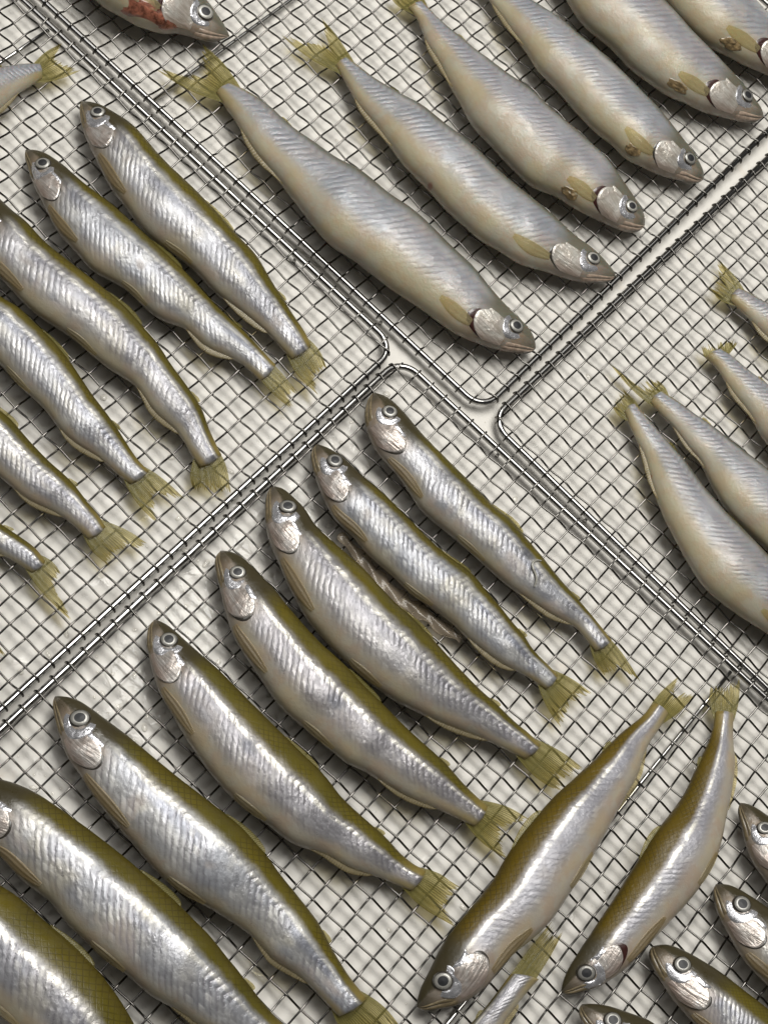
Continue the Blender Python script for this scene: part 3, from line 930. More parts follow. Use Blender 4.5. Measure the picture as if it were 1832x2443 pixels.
FISH = {
 'A1': dict(o=[(-11.72,19.56,-11.72,19.56),(-11.60,19.50,-11.76,19.36),(-11.42,19.42,-11.82,19.05),(-11.20,19.31,-11.85,18.69),(-10.95,19.16,-11.84,18.31),(-10.70,18.96,-11.79,17.91),(-10.45,18.73,-11.71,17.51),(-10.18,18.48,-11.60,17.10),(-9.89,18.22,-11.48,16.68),(-9.62,17.93,-11.33,16.27),(-9.36,17.60,-11.18,15.84),(-9.11,17.23,-11.03,15.40),(-8.87,16.84,-10.87,14.96),(-8.62,16.46,-10.66,14.54),(-8.34,16.08,-10.40,14.16),(-8.04,15.71,-10.14,13.75),(-7.73,15.34,-9.91,13.30),(-7.40,14.97,-9.67,12.86),(-7.07,14.59,-9.37,12.46),(-6.74,14.21,-8.99,12.14),(-6.41,13.82,-8.60,11.85),(-6.08,13.42,-8.19,11.55),(-5.75,13.01,-7.78,11.26),(-5.42,12.58,-7.40,10.89),(-5.07,12.15,-7.08,10.44),(-4.72,11.71,-6.74,10.00),(-4.43,11.23,-6.35,9.62),(-4.19,10.71,-5.91,9.30),(-3.92,10.21,-5.46,8.98),(-3.60,9.73,-5.01,8.63),(-3.33,9.20,-4.57,8.26),(-3.03,8.68,-4.17,7.84),(-2.73,8.15,-3.81,7.36),(-2.50,7.58,-3.42,6.90)], t=[(-1.83,6.73),(-2.46,6.37),(-2.43,5.45)], e=(0.085, 1.501, 0.337), s=None),
 'A2': dict(o=[(-14.19,16.84,-14.19,16.84),(-14.07,16.80,-14.24,16.66),(-13.89,16.74,-14.28,16.37),(-13.68,16.65,-14.24,16.04),(-13.44,16.51,-14.17,15.70),(-13.21,16.32,-14.09,15.34),(-12.97,16.09,-14.00,14.96),(-12.72,15.84,-13.89,14.56),(-12.48,15.57,-13.75,14.18),(-12.23,15.27,-13.60,13.78),(-11.98,14.97,-13.44,13.37),(-11.70,14.66,-13.28,12.94),(-11.40,14.37,-13.10,12.51),(-11.09,14.08,-12.86,12.12),(-10.77,13.79,-12.59,11.76),(-10.46,13.46,-12.31,11.38),(-10.15,13.13,-12.04,10.98),(-9.83,12.79,-11.73,10.62),(-9.50,12.46,-11.34,10.37),(-9.16,12.14,-10.91,10.18),(-8.82,11.80,-10.49,9.93),(-8.47,11.44,-10.12,9.59),(-8.14,11.06,-9.79,9.19),(-7.81,10.66,-9.44,8.80),(-7.47,10.27,-9.02,8.49),(-7.12,9.89,-8.52,8.32),(-6.77,9.51,-8.00,8.20),(-6.42,9.09,-7.62,7.79),(-6.05,8.68,-7.25,7.36),(-5.65,8.30,-6.77,7.09),(-5.26,7.92,-6.22,6.93),(-4.90,7.49,-5.69,6.69),(-4.54,7.05,-5.25,6.32),(-4.15,6.60,-4.88,5.83)], t=[(-3.21,5.43),(-3.72,5.33),(-3.48,4.59)], e=(0.09, 1.641, 0.345), s=None),
 'A3': dict(o=[(-16.65,15.13,-16.65,15.13),(-16.52,15.06,-16.70,14.93),(-16.32,14.96,-16.77,14.62),(-16.09,14.81,-16.82,14.25),(-15.86,14.59,-16.84,13.85),(-15.63,14.31,-16.80,13.44),(-15.41,14.00,-16.73,13.02),(-15.17,13.68,-16.63,12.59),(-14.90,13.35,-16.52,12.13),(-14.60,13.05,-16.41,11.66),(-14.31,12.71,-16.26,11.19),(-14.03,12.34,-16.04,10.78),(-13.75,11.96,-15.75,10.41),(-13.43,11.61,-15.44,10.05),(-13.07,11.28,-15.14,9.65),(-12.71,10.94,-14.84,9.23),(-12.35,10.58,-14.51,8.83),(-11.96,10.24,-14.14,8.47),(-11.56,9.90,-13.73,8.16),(-11.16,9.55,-13.30,7.87),(-10.77,9.19,-12.86,7.56),(-10.38,8.79,-12.44,7.21),(-10.03,8.34,-12.05,6.80),(-9.67,7.88,-11.64,6.41),(-9.31,7.43,-11.20,6.06),(-8.99,6.93,-10.71,5.76),(-8.69,6.42,-10.22,5.44),(-8.36,5.89,-9.88,4.93),(-8.04,5.34,-9.61,4.34),(-7.72,4.81,-9.18,3.91),(-7.43,4.25,-8.71,3.52),(-7.28,3.62,-8.33,3.02),(-7.07,2.99,-8.07,2.40),(-6.81,2.38,-7.73,1.84)], t=[(-6.45,0.92),(-7.26,1.00),(-8.03,0.92)], e=None, s=None),
 'A4': dict(o=[(-18.82,12.45,-18.82,12.45),(-18.71,12.38,-18.84,12.28),(-18.54,12.27,-18.89,12.02),(-18.34,12.13,-18.93,11.71),(-18.11,11.98,-18.94,11.37),(-17.87,11.81,-18.90,11.01),(-17.62,11.62,-18.80,10.66),(-17.37,11.41,-18.64,10.33),(-17.12,11.16,-18.45,10.02),(-16.88,10.88,-18.23,9.71),(-16.64,10.58,-18.01,9.39),(-16.39,10.27,-17.79,9.06),(-16.15,9.94,-17.57,8.70),(-15.88,9.61,-17.34,8.34),(-15.58,9.30,-17.10,7.97),(-15.24,9.04,-16.84,7.60),(-14.88,8.79,-16.55,7.24),(-14.56,8.47,-16.25,6.89),(-14.25,8.12,-15.94,6.55),(-13.94,7.77,-15.63,6.20),(-13.62,7.40,-15.34,5.81),(-13.32,7.01,-15.04,5.42),(-13.02,6.61,-14.72,5.05),(-12.75,6.19,-14.36,4.71),(-12.49,5.75,-14.01,4.36),(-12.22,5.29,-13.71,3.94),(-11.95,4.83,-13.45,3.47),(-11.66,4.38,-13.13,3.04),(-11.36,3.93,-12.73,2.72),(-11.07,3.49,-12.28,2.46),(-10.78,3.03,-11.82,2.19),(-10.52,2.54,-11.42,1.82),(-10.23,2.06,-11.04,1.42),(-9.84,1.66,-10.59,1.10)], t=[(-8.52,0.60),(-9.67,0.75),(-9.64,-0.48)], e=None, s=None),
 'A5': dict(o=[(-20.31,9.71,-20.31,9.71),(-20.22,9.63,-20.31,9.56),(-20.07,9.50,-20.31,9.32),(-19.89,9.34,-20.30,9.04),(-19.70,9.16,-20.28,8.73),(-19.48,8.97,-20.23,8.39),(-19.26,8.76,-20.14,8.05),(-19.02,8.54,-20.01,7.72),(-18.78,8.30,-19.85,7.39),(-18.53,8.05,-19.67,7.07),(-18.28,7.78,-19.47,6.74),(-18.03,7.49,-19.26,6.41),(-17.79,7.19,-19.04,6.07),(-17.54,6.86,-18.83,5.71),(-17.30,6.52,-18.62,5.34),(-17.07,6.16,-18.41,4.96),(-16.83,5.79,-18.20,4.56),(-16.59,5.41,-17.98,4.16),(-16.35,5.03,-17.76,3.76),(-16.10,4.64,-17.52,3.36),(-15.82,4.26,-17.25,2.97),(-15.50,3.93,-16.97,2.58),(-15.16,3.60,-16.66,2.21),(-14.88,3.21,-16.34,1.85),(-14.58,2.82,-16.00,1.50),(-14.27,2.44,-15.65,1.17),(-13.94,2.06,-15.29,0.83),(-13.60,1.69,-14.93,0.48),(-13.23,1.35,-14.52,0.18),(-12.88,0.98,-14.05,-0.01),(-12.58,0.57,-13.58,-0.21),(-12.28,0.13,-13.16,-0.51),(-11.95,-0.28,-12.77,-0.88),(-11.70,-0.77,-12.39,-1.27)], t=[(-10.01,-1.41),(-11.36,-1.70),(-11.67,-2.29)], e=None, s=None),
 'A6': dict(o=[(-22.38,6.61,-22.38,6.61),(-22.30,6.53,-22.39,6.47),(-22.17,6.40,-22.41,6.26),(-22.02,6.24,-22.43,6.01),(-21.85,6.07,-22.44,5.73),(-21.66,5.89,-22.42,5.43),(-21.46,5.70,-22.37,5.12),(-21.24,5.50,-22.26,4.81),(-21.01,5.31,-22.11,4.52),(-20.77,5.11,-21.93,4.23),(-20.51,4.92,-21.73,3.96),(-20.25,4.71,-21.51,3.68),(-19.98,4.50,-21.28,3.41),(-19.71,4.27,-21.04,3.13),(-19.44,4.03,-20.79,2.84),(-19.17,3.76,-20.55,2.54),(-18.92,3.47,-20.30,2.23),(-18.68,3.15,-20.05,1.92),(-18.45,2.82,-19.80,1.61),(-18.23,2.47,-19.54,1.29),(-18.02,2.11,-19.27,0.96),(-17.80,1.75,-18.99,0.64),(-17.57,1.38,-18.71,0.32),(-17.33,1.02,-18.41,0.01),(-17.07,0.67,-18.09,-0.30),(-16.78,0.33,-17.77,-0.60),(-16.48,-0.00,-17.42,-0.89),(-16.15,-0.32,-17.06,-1.17),(-15.81,-0.62,-16.67,-1.42),(-15.44,-0.89,-16.27,-1.65),(-15.06,-1.16,-15.86,-1.87),(-14.69,-1.45,-15.44,-2.10),(-14.35,-1.78,-15.04,-2.38),(-14.09,-2.19,-14.63,-2.64)], t=[(-13.54,-2.57),(-13.83,-3.00),(-13.15,-4.61)], e=None, s=None),
 'A7': dict(o=[(-24.50,3.83,-24.50,3.83),(-24.41,3.77,-24.51,3.71),(-24.28,3.67,-24.53,3.51),(-24.12,3.55,-24.54,3.27),(-23.94,3.41,-24.54,3.01),(-23.74,3.27,-24.52,2.72),(-23.53,3.11,-24.46,2.42),(-23.31,2.95,-24.37,2.13),(-23.08,2.78,-24.24,1.84),(-22.84,2.60,-24.08,1.55),(-22.60,2.41,-23.90,1.27),(-22.35,2.21,-23.70,1.00),(-22.10,2.00,-23.49,0.72),(-21.84,1.77,-23.26,0.45),(-21.58,1.54,-23.03,0.17),(-21.32,1.29,-22.79,-0.11),(-21.07,1.04,-22.55,-0.39),(-20.81,0.76,-22.30,-0.68),(-20.55,0.48,-22.04,-0.97),(-20.30,0.18,-21.78,-1.26),(-20.06,-0.14,-21.51,-1.56),(-19.82,-0.46,-21.24,-1.86),(-19.58,-0.79,-20.96,-2.16),(-19.35,-1.14,-20.67,-2.47),(-19.11,-1.49,-20.38,-2.77),(-18.87,-1.84,-20.08,-3.08),(-18.62,-2.19,-19.77,-3.37),(-18.36,-2.54,-19.44,-3.66),(-18.09,-2.89,-19.10,-3.94),(-17.82,-3.24,-18.74,-4.19),(-17.55,-3.59,-18.36,-4.42),(-17.27,-3.95,-17.96,-4.64),(-17.02,-4.32,-17.57,-4.88),(-16.77,-4.72,-17.22,-5.19)], t=[(-15.74,-5.89),(-16.23,-5.68),(-16.10,-6.51)], e=None, s=None),
 'A0': dict(o=[(-22.45,14.53,-22.45,14.53),(-22.38,14.56,-22.43,14.39),(-22.26,14.61,-22.39,14.18),(-22.13,14.67,-22.33,13.92),(-21.97,14.74,-22.26,13.64),(-21.80,14.82,-22.14,13.36),(-21.62,14.92,-21.97,13.13),(-21.43,15.05,-21.73,13.01),(-21.23,15.21,-21.47,13.00),(-21.02,15.39,-21.20,13.04),(-20.81,15.59,-20.92,13.13),(-20.60,15.80,-20.64,13.25),(-20.38,16.04,-20.35,13.39),(-20.16,16.28,-20.06,13.55),(-19.93,16.53,-19.76,13.72),(-19.70,16.80,-19.46,13.92),(-19.46,17.08,-19.15,14.13),(-19.22,17.37,-18.85,14.37),(-18.97,17.67,-18.54,14.63),(-18.72,17.98,-18.24,14.92),(-18.45,18.29,-17.95,15.24),(-18.18,18.62,-17.66,15.59),(-17.89,18.95,-17.37,15.97),(-17.58,19.26,-17.08,16.36),(-17.25,19.57,-16.79,16.77),(-16.89,19.84,-16.47,17.17),(-16.50,20.06,-16.12,17.55),(-16.10,20.25,-15.75,17.93),(-15.69,20.41,-15.37,18.31),(-15.26,20.57,-15.02,18.77),(-14.83,20.77,-14.66,19.24),(-14.39,20.95,-14.27,19.66),(-13.94,21.08,-13.83,20.02),(-13.48,21.19,-13.40,20.45)], t=[(-12.45,22.58),(-12.80,21.60),(-11.81,21.12)], e=None, s=None),
 'B0': dict(o=[(-4.73,23.71,-4.73,23.71),(-4.80,23.82,-4.90,23.55),(-4.91,23.98,-5.17,23.32),(-5.07,24.17,-5.50,23.16),(-5.26,24.40,-5.86,23.09),(-5.47,24.67,-6.23,23.11),(-5.69,24.95,-6.61,23.18),(-5.95,25.24,-7.02,23.25),(-6.21,25.54,-7.47,23.21),(-6.47,25.83,-7.96,23.03),(-6.74,26.18,-8.41,23.09),(-7.01,26.54,-8.89,23.16),(-7.30,26.91,-9.36,23.28),(-7.61,27.31,-9.78,23.54),(-7.95,27.69,-10.24,23.76),(-8.32,28.06,-10.70,24.02),(-8.71,28.46,-11.08,24.45),(-9.11,28.87,-11.45,24.93),(-9.52,29.29,-11.82,25.43),(-9.93,29.72,-12.19,25.94),(-10.36,30.16,-12.57,26.48),(-10.79,30.62,-12.94,27.04),(-11.23,31.07,-13.31,27.62),(-11.69,31.53,-13.69,28.23),(-12.17,31.98,-14.08,28.85),(-12.67,32.42,-14.47,29.48),(-13.19,32.84,-14.89,30.11),(-13.72,33.26,-15.31,30.76),(-14.27,33.67,-15.73,31.43),(-14.83,34.09,-16.15,32.13),(-15.39,34.53,-16.56,32.87),(-15.96,34.99,-16.94,33.67),(-16.52,35.47,-17.30,34.52),(-17.10,35.97,-17.65,35.40)], t=[(-19.13,38.62),(-18.58,37.18),(-20.08,36.92)], e=(0.095, 1.501, 0.405), s=None),
 'B1': dict(o=[(8.04,7.96,8.04,7.96),(8.01,8.08,7.89,7.74),(7.93,8.29,7.56,7.56),(7.79,8.53,7.18,7.50),(7.57,8.79,6.77,7.50),(7.30,9.04,6.35,7.54),(7.00,9.30,5.90,7.60),(6.70,9.59,5.45,7.70),(6.39,9.90,4.99,7.85),(6.08,10.24,4.52,8.01),(5.77,10.61,4.05,8.21),(5.47,11.02,3.62,8.50),(5.16,11.43,3.19,8.81),(4.81,11.84,2.77,9.16),(4.42,12.22,2.32,9.50),(4.03,12.63,1.83,9.82),(3.65,13.06,1.36,10.17),(3.25,13.50,0.89,10.55),(2.83,13.93,0.41,10.94),(2.37,14.34,-0.04,11.39),(1.86,14.70,-0.53,11.80),(1.36,15.09,-1.10,12.11),(0.91,15.56,-1.58,12.57),(0.44,16.04,-1.95,13.19),(-0.11,16.42,-2.30,13.84),(-0.66,16.82,-2.66,14.52),(-1.18,17.30,-3.03,15.18),(-1.69,17.80,-3.41,15.86),(-2.24,18.25,-3.88,16.47),(-2.75,18.78,-4.27,17.17),(-3.18,19.41,-4.61,17.92),(-3.72,19.95,-4.91,18.76),(-4.29,20.46,-5.31,19.52),(-4.93,20.87,-5.67,20.35)], t=[(-6.02,23.17),(-6.07,21.27),(-8.32,21.54)], e=(0.085, 1.396, 0.365), s=None),
 'B2': dict(o=[(12.65,11.88,12.65,11.88),(12.59,11.98,12.49,11.68),(12.43,12.11,12.21,11.45),(12.22,12.28,11.85,11.34),(12.00,12.47,11.46,11.28),(11.75,12.68,11.04,11.24),(11.46,12.88,10.61,11.23),(11.15,13.09,10.18,11.28),(10.82,13.30,9.75,11.38),(10.49,13.55,9.31,11.51),(10.17,13.82,8.85,11.63),(9.84,14.11,8.36,11.72),(9.49,14.40,7.85,11.81),(9.14,14.70,7.39,12.00),(8.79,15.02,6.98,12.30),(8.41,15.35,6.55,12.60),(8.03,15.66,6.07,12.85),(7.64,16.01,5.64,13.17),(7.27,16.39,5.26,13.59),(6.91,16.79,4.87,14.00),(6.56,17.22,4.46,14.42),(6.20,17.66,4.11,14.91),(5.81,18.08,3.76,15.42),(5.39,18.48,3.37,15.91),(4.96,18.89,2.97,16.39),(4.54,19.33,2.60,16.93),(4.13,19.79,2.28,17.54),(3.67,20.21,1.95,18.16),(3.17,20.58,1.66,18.84),(2.66,20.96,1.29,19.46),(2.16,21.36,0.94,20.11),(1.69,21.83,0.69,20.86),(1.24,22.33,0.44,21.63),(0.78,22.85,0.15,22.39)], t=[(-0.18,25.11),(-0.08,23.60),(-2.19,23.90)], e=(0.0975, 1.431, 0.373), s=(0.578, 0.955)),
 'B3': dict(o=[(14.68,14.77,14.68,14.77),(14.65,14.86,14.53,14.57),(14.59,15.02,14.27,14.29),(14.48,15.21,13.91,14.11),(14.33,15.42,13.54,14.08),(14.15,15.67,13.17,14.12),(13.97,15.93,12.80,14.22),(13.77,16.22,12.44,14.36),(13.57,16.52,12.06,14.51),(13.35,16.83,11.66,14.67),(13.12,17.15,11.25,14.83),(12.88,17.48,10.84,15.03),(12.62,17.82,10.45,15.27),(12.31,18.13,10.07,15.54),(11.97,18.43,9.62,15.74),(11.61,18.72,9.11,15.85),(11.27,19.04,8.65,16.06),(10.92,19.39,8.30,16.45),(10.57,19.74,7.97,16.87),(10.22,20.11,7.63,17.30),(9.90,20.53,7.30,17.75),(9.57,20.96,6.98,18.23),(9.19,21.33,6.61,18.67),(8.77,21.68,6.27,19.18),(8.37,22.08,6.08,19.82),(8.00,22.53,5.89,20.48),(7.62,22.97,5.66,21.13),(7.21,23.41,5.46,21.82),(6.84,23.90,5.30,22.55),(6.45,24.38,5.06,23.22),(6.03,24.84,4.79,23.90),(5.66,25.38,4.69,24.72),(5.32,25.96,4.54,25.51),(4.93,26.48,4.16,26.10)], t=[(4.57,28.02),(4.00,27.12),(3.27,26.93)], e=(0.09, 1.536, 0.341), s=None),
 'B4': dict(o=[(18.33,17.53,18.33,17.53),(18.31,17.63,18.14,17.37),(18.26,17.78,17.84,17.16),(18.14,17.97,17.49,17.05),(18.00,18.20,17.17,17.09),(17.85,18.45,16.83,17.17),(17.66,18.70,16.45,17.21),(17.43,18.95,16.03,17.22),(17.19,19.21,15.63,17.30),(16.95,19.50,15.25,17.45),(16.71,19.80,14.86,17.62),(16.45,20.11,14.44,17.75),(16.19,20.44,14.03,17.93),(15.93,20.79,13.71,18.24),(15.66,21.15,13.44,18.62),(15.36,21.50,13.09,18.94),(15.05,21.85,12.71,19.23),(14.74,22.23,12.37,19.59),(14.43,22.62,12.06,20.00),(14.12,23.02,11.76,20.44),(13.79,23.42,11.47,20.89),(13.44,23.81,11.18,21.37),(13.07,24.20,10.87,21.84),(12.69,24.58,10.52,22.29),(12.32,24.99,10.18,22.75),(11.97,25.44,9.93,23.33),(11.59,25.87,9.70,23.93),(11.17,26.27,9.42,24.51),(10.73,26.65,9.14,25.11),(10.28,27.04,8.92,25.78),(9.79,27.38,8.64,26.42),(9.32,27.76,8.35,27.05),(8.89,28.20,8.08,27.71),(8.43,28.63,7.67,28.23)], t=[(7.87,30.68),(7.71,29.57),(6.42,29.64)], e=(0.095, 1.501, 0.354), s=None),
 'B5': dict(o=[(22.49,21.57,22.49,21.57),(22.41,21.68,22.27,21.34),(22.26,21.82,21.92,21.03),(22.04,22.01,21.49,20.88),(21.80,22.23,21.05,20.86),(21.55,22.48,20.61,20.89),(21.28,22.75,20.14,20.93),(20.99,23.04,19.64,20.97),(20.68,23.33,19.12,21.02),(20.35,23.64,18.62,21.14),(20.02,23.96,18.15,21.34),(19.67,24.30,17.65,21.52),(19.31,24.65,17.12,21.69),(18.95,25.01,16.62,21.94),(18.59,25.41,16.18,22.27),(18.25,25.84,15.73,22.62),(17.90,26.28,15.25,22.95),(17.55,26.74,14.83,23.38),(17.19,27.21,14.50,23.92),(16.79,27.66,14.12,24.43),(16.36,28.10,13.64,24.85),(15.93,28.54,13.14,25.25),(15.50,29.02,12.76,25.82),(15.10,29.54,12.48,26.50),(14.70,30.09,12.26,27.25),(14.29,30.66,12.04,28.02),(13.88,31.23,11.83,28.82),(13.47,31.82,11.60,29.62),(13.04,32.42,11.35,30.43),(12.60,33.01,11.09,31.25),(12.15,33.61,10.82,32.08),(11.68,34.20,10.53,32.91),(11.19,34.79,10.23,33.76),(10.69,35.37,9.92,34.62)], t=[(9.19,37.87),(9.19,36.22),(7.83,36.30)], e=(0.085, 1.361, 0.371), s=None),
 'B6': dict(o=[(25.91,23.43,25.91,23.43),(25.83,23.56,25.65,23.32),(25.72,23.76,25.25,23.19),(25.59,24.02,24.80,23.10),(25.45,24.32,24.37,23.14),(25.28,24.67,23.97,23.28),(25.07,25.02,23.57,23.47),(24.81,25.38,23.14,23.66),(24.51,25.73,22.66,23.82),(24.18,26.09,22.16,23.97),(23.84,26.46,21.65,24.16),(23.49,26.84,21.15,24.38),(23.12,27.24,20.64,24.61),(22.73,27.63,20.09,24.81),(22.34,28.05,19.55,25.05),(21.96,28.50,19.09,25.43),(21.58,28.97,18.69,25.89),(21.19,29.46,18.30,26.38),(20.80,29.97,17.94,26.92),(20.41,30.51,17.62,27.52),(20.02,31.06,17.32,28.16),(19.61,31.62,17.01,28.81),(19.19,32.18,16.68,29.46),(18.75,32.74,16.34,30.13),(18.29,33.30,15.98,30.79),(17.81,33.85,15.61,31.46),(17.31,34.40,15.21,32.13),(16.80,34.94,14.81,32.81),(16.27,35.49,14.40,33.51),(15.75,36.07,14.02,34.25),(15.24,36.68,13.68,35.05),(14.76,37.35,13.41,35.94),(14.31,38.08,13.22,36.91),(13.89,38.86,13.06,37.92)], t=[(12.32,41.77),(12.50,39.79),(11.09,39.85)], e=None, s=None),
 'C1': dict(o=[(0.15,5.54,0.15,5.54),(0.25,5.47,0.01,5.40),(0.41,5.36,-0.17,5.16),(0.59,5.20,-0.34,4.86),(0.78,4.99,-0.47,4.50),(0.96,4.73,-0.54,4.12),(1.14,4.45,-0.53,3.73),(1.33,4.15,-0.47,3.34),(1.52,3.83,-0.37,2.94),(1.73,3.50,-0.23,2.56),(1.96,3.18,-0.02,2.20),(2.21,2.87,0.25,1.87),(2.49,2.55,0.51,1.52),(2.76,2.21,0.76,1.14),(3.03,1.86,0.97,0.72),(3.31,1.50,1.16,0.27),(3.60,1.14,1.36,-0.18),(3.90,0.77,1.69,-0.54),(4.21,0.40,2.07,-0.86),(4.54,0.04,2.46,-1.19),(4.90,-0.31,2.83,-1.55),(5.28,-0.65,3.20,-1.93),(5.58,-1.06,3.58,-2.31),(5.89,-1.48,3.96,-2.70),(6.21,-1.90,4.35,-3.09),(6.52,-2.34,4.75,-3.48),(6.83,-2.79,5.19,-3.84),(7.16,-3.23,5.69,-4.16),(7.51,-3.67,6.18,-4.49),(7.87,-4.10,6.67,-4.84),(8.24,-4.54,7.24,-5.09),(8.61,-4.98,7.80,-5.38),(8.93,-5.47,8.11,-5.90),(9.24,-5.97,8.43,-6.43)], t=[(10.31,-7.67),(9.44,-7.10),(8.78,-7.39)], e=(0.1, 1.431, 0.338), s=(0.651, 0.217)),
 'C2': dict(o=[(-2.62,3.07,-2.62,3.07),(-2.52,3.00,-2.74,2.94),(-2.37,2.89,-2.91,2.73),(-2.19,2.75,-3.02,2.44),(-1.99,2.58,-3.04,2.11),(-1.78,2.38,-3.01,1.77),(-1.56,2.15,-2.95,1.41),(-1.36,1.88,-2.89,1.04),(-1.15,1.60,-2.80,0.67),(-0.92,1.31,-2.68,0.28),(-0.68,1.03,-2.56,-0.12),(-0.41,0.74,-2.41,-0.51),(-0.14,0.45,-2.15,-0.84),(0.14,0.15,-1.85,-1.13),(0.41,-0.17,-1.57,-1.48),(0.68,-0.52,-1.34,-1.86),(0.97,-0.85,-1.06,-2.23),(1.26,-1.20,-0.73,-2.57),(1.56,-1.54,-0.38,-2.88),(1.87,-1.90,-0.04,-3.23),(2.21,-2.23,0.27,-3.62),(2.58,-2.54,0.62,-3.98),(2.98,-2.84,1.05,-4.27),(3.35,-3.18,1.45,-4.59),(3.64,-3.59,1.87,-4.92),(3.94,-4.01,2.28,-5.27),(4.25,-4.43,2.63,-5.69),(4.55,-4.86,3.02,-6.08),(4.87,-5.29,3.45,-6.43),(5.22,-5.70,3.89,-6.79),(5.47,-6.17,4.41,-7.07),(5.81,-6.60,4.98,-7.30),(6.21,-7.00,5.48,-7.63),(6.57,-7.43,5.95,-8.00)], t=[(7.97,-8.13),(7.04,-8.48),(6.41,-9.44)], e=(0.095, 1.396, 0.338), s=None),
 'C3': dict(o=[(-4.74,1.12,-4.74,1.12),(-4.62,1.08,-4.86,0.96),(-4.44,0.99,-5.03,0.71),(-4.25,0.83,-5.13,0.39),(-4.07,0.60,-5.19,0.03),(-3.88,0.33,-5.23,-0.36),(-3.67,0.05,-5.26,-0.78),(-3.50,-0.28,-5.23,-1.20),(-3.35,-0.64,-5.14,-1.62),(-3.14,-0.98,-5.03,-2.04),(-2.87,-1.30,-4.89,-2.48),(-2.60,-1.62,-4.76,-2.94),(-2.31,-1.96,-4.63,-3.41),(-2.01,-2.30,-4.47,-3.88),(-1.71,-2.65,-4.29,-4.35),(-1.41,-3.01,-4.09,-4.83),(-1.11,-3.39,-3.83,-5.27),(-0.82,-3.78,-3.51,-5.68),(-0.51,-4.18,-3.19,-6.10),(-0.17,-4.56,-2.85,-6.52),(0.19,-4.93,-2.49,-6.93),(0.55,-5.32,-2.09,-7.32),(0.90,-5.72,-1.67,-7.70),(1.24,-6.14,-1.22,-8.06),(1.59,-6.56,-0.74,-8.40),(1.96,-6.99,-0.20,-8.69),(2.33,-7.41,0.34,-8.97),(2.72,-7.83,0.91,-9.26),(3.15,-8.24,1.50,-9.50),(3.59,-8.63,2.13,-9.72),(4.01,-9.06,2.76,-9.95),(4.44,-9.49,3.37,-10.24),(4.92,-9.88,3.96,-10.56),(5.36,-10.32,4.57,-10.88)], t=[(7.06,-11.24),(6.14,-11.64),(5.96,-12.28)], e=(0.0925, 1.431, 0.375), s=None),
 'C4': dict(o=[(-7.05,-1.70,-7.05,-1.70),(-6.94,-1.75,-7.19,-1.82),(-6.77,-1.82,-7.36,-2.03),(-6.56,-1.95,-7.46,-2.34),(-6.34,-2.12,-7.45,-2.68),(-6.13,-2.35,-7.40,-3.04),(-5.93,-2.62,-7.35,-3.42),(-5.73,-2.91,-7.31,-3.82),(-5.51,-3.21,-7.27,-4.25),(-5.27,-3.51,-7.21,-4.68),(-5.05,-3.84,-7.12,-5.12),(-4.85,-4.21,-6.98,-5.55),(-4.61,-4.57,-6.80,-5.98),(-4.36,-4.92,-6.59,-6.40),(-4.10,-5.28,-6.36,-6.82),(-3.83,-5.65,-6.12,-7.25),(-3.53,-6.01,-5.88,-7.70),(-3.21,-6.36,-5.64,-8.15),(-2.88,-6.71,-5.35,-8.58),(-2.54,-7.07,-4.99,-8.96),(-2.23,-7.46,-4.58,-9.31),(-1.91,-7.86,-4.19,-9.69),(-1.56,-8.24,-3.80,-10.08),(-1.21,-8.63,-3.37,-10.44),(-0.86,-9.03,-2.96,-10.84),(-0.49,-9.42,-2.41,-11.07),(-0.11,-9.82,-1.91,-11.39),(0.29,-10.21,-1.43,-11.75),(0.70,-10.59,-0.91,-12.08),(1.11,-10.99,-0.34,-12.36),(1.48,-11.44,0.26,-12.61),(1.86,-11.88,0.86,-12.87),(2.27,-12.30,1.46,-13.15),(2.72,-12.71,2.04,-13.48)], t=[(4.43,-13.19),(3.09,-13.61),(3.23,-14.70)], e=(0.0975, 1.606, 0.338), s=(0.509, 0.414)),
 'C5': dict(o=[(-9.92,-4.58,-9.92,-4.58),(-9.82,-4.65,-10.04,-4.69),(-9.66,-4.77,-10.21,-4.89),(-9.48,-4.92,-10.31,-5.17),(-9.29,-5.13,-10.36,-5.50),(-9.10,-5.36,-10.37,-5.86),(-8.89,-5.61,-10.33,-6.23),(-8.66,-5.86,-10.28,-6.62),(-8.43,-6.13,-10.21,-7.03),(-8.18,-6.41,-10.12,-7.44),(-7.92,-6.69,-9.99,-7.85),(-7.65,-6.99,-9.79,-8.25),(-7.39,-7.30,-9.59,-8.65),(-7.12,-7.63,-9.40,-9.08),(-6.85,-7.97,-9.20,-9.51),(-6.57,-8.31,-8.97,-9.94),(-6.28,-8.65,-8.73,-10.37),(-5.98,-9.01,-8.47,-10.80),(-5.67,-9.37,-8.19,-11.23),(-5.36,-9.72,-7.88,-11.64),(-5.04,-10.09,-7.53,-12.04),(-4.71,-10.46,-7.15,-12.41),(-4.36,-10.82,-6.72,-12.74),(-4.02,-11.20,-6.26,-13.06),(-3.71,-11.61,-5.86,-13.46),(-3.43,-12.05,-5.40,-13.80),(-3.06,-12.43,-4.85,-14.02),(-2.66,-12.80,-4.26,-14.18),(-2.26,-13.18,-3.74,-14.49),(-1.86,-13.56,-3.24,-14.84),(-1.47,-13.96,-2.63,-15.03),(-1.10,-14.40,-2.00,-15.23),(-0.68,-14.78,-1.42,-15.51),(-0.16,-15.07,-0.83,-15.80)], t=[(1.25,-15.71),(0.44,-16.41),(0.83,-17.24)], e=(0.0875, 1.431, 0.346), s=(0.441, 0.365)),
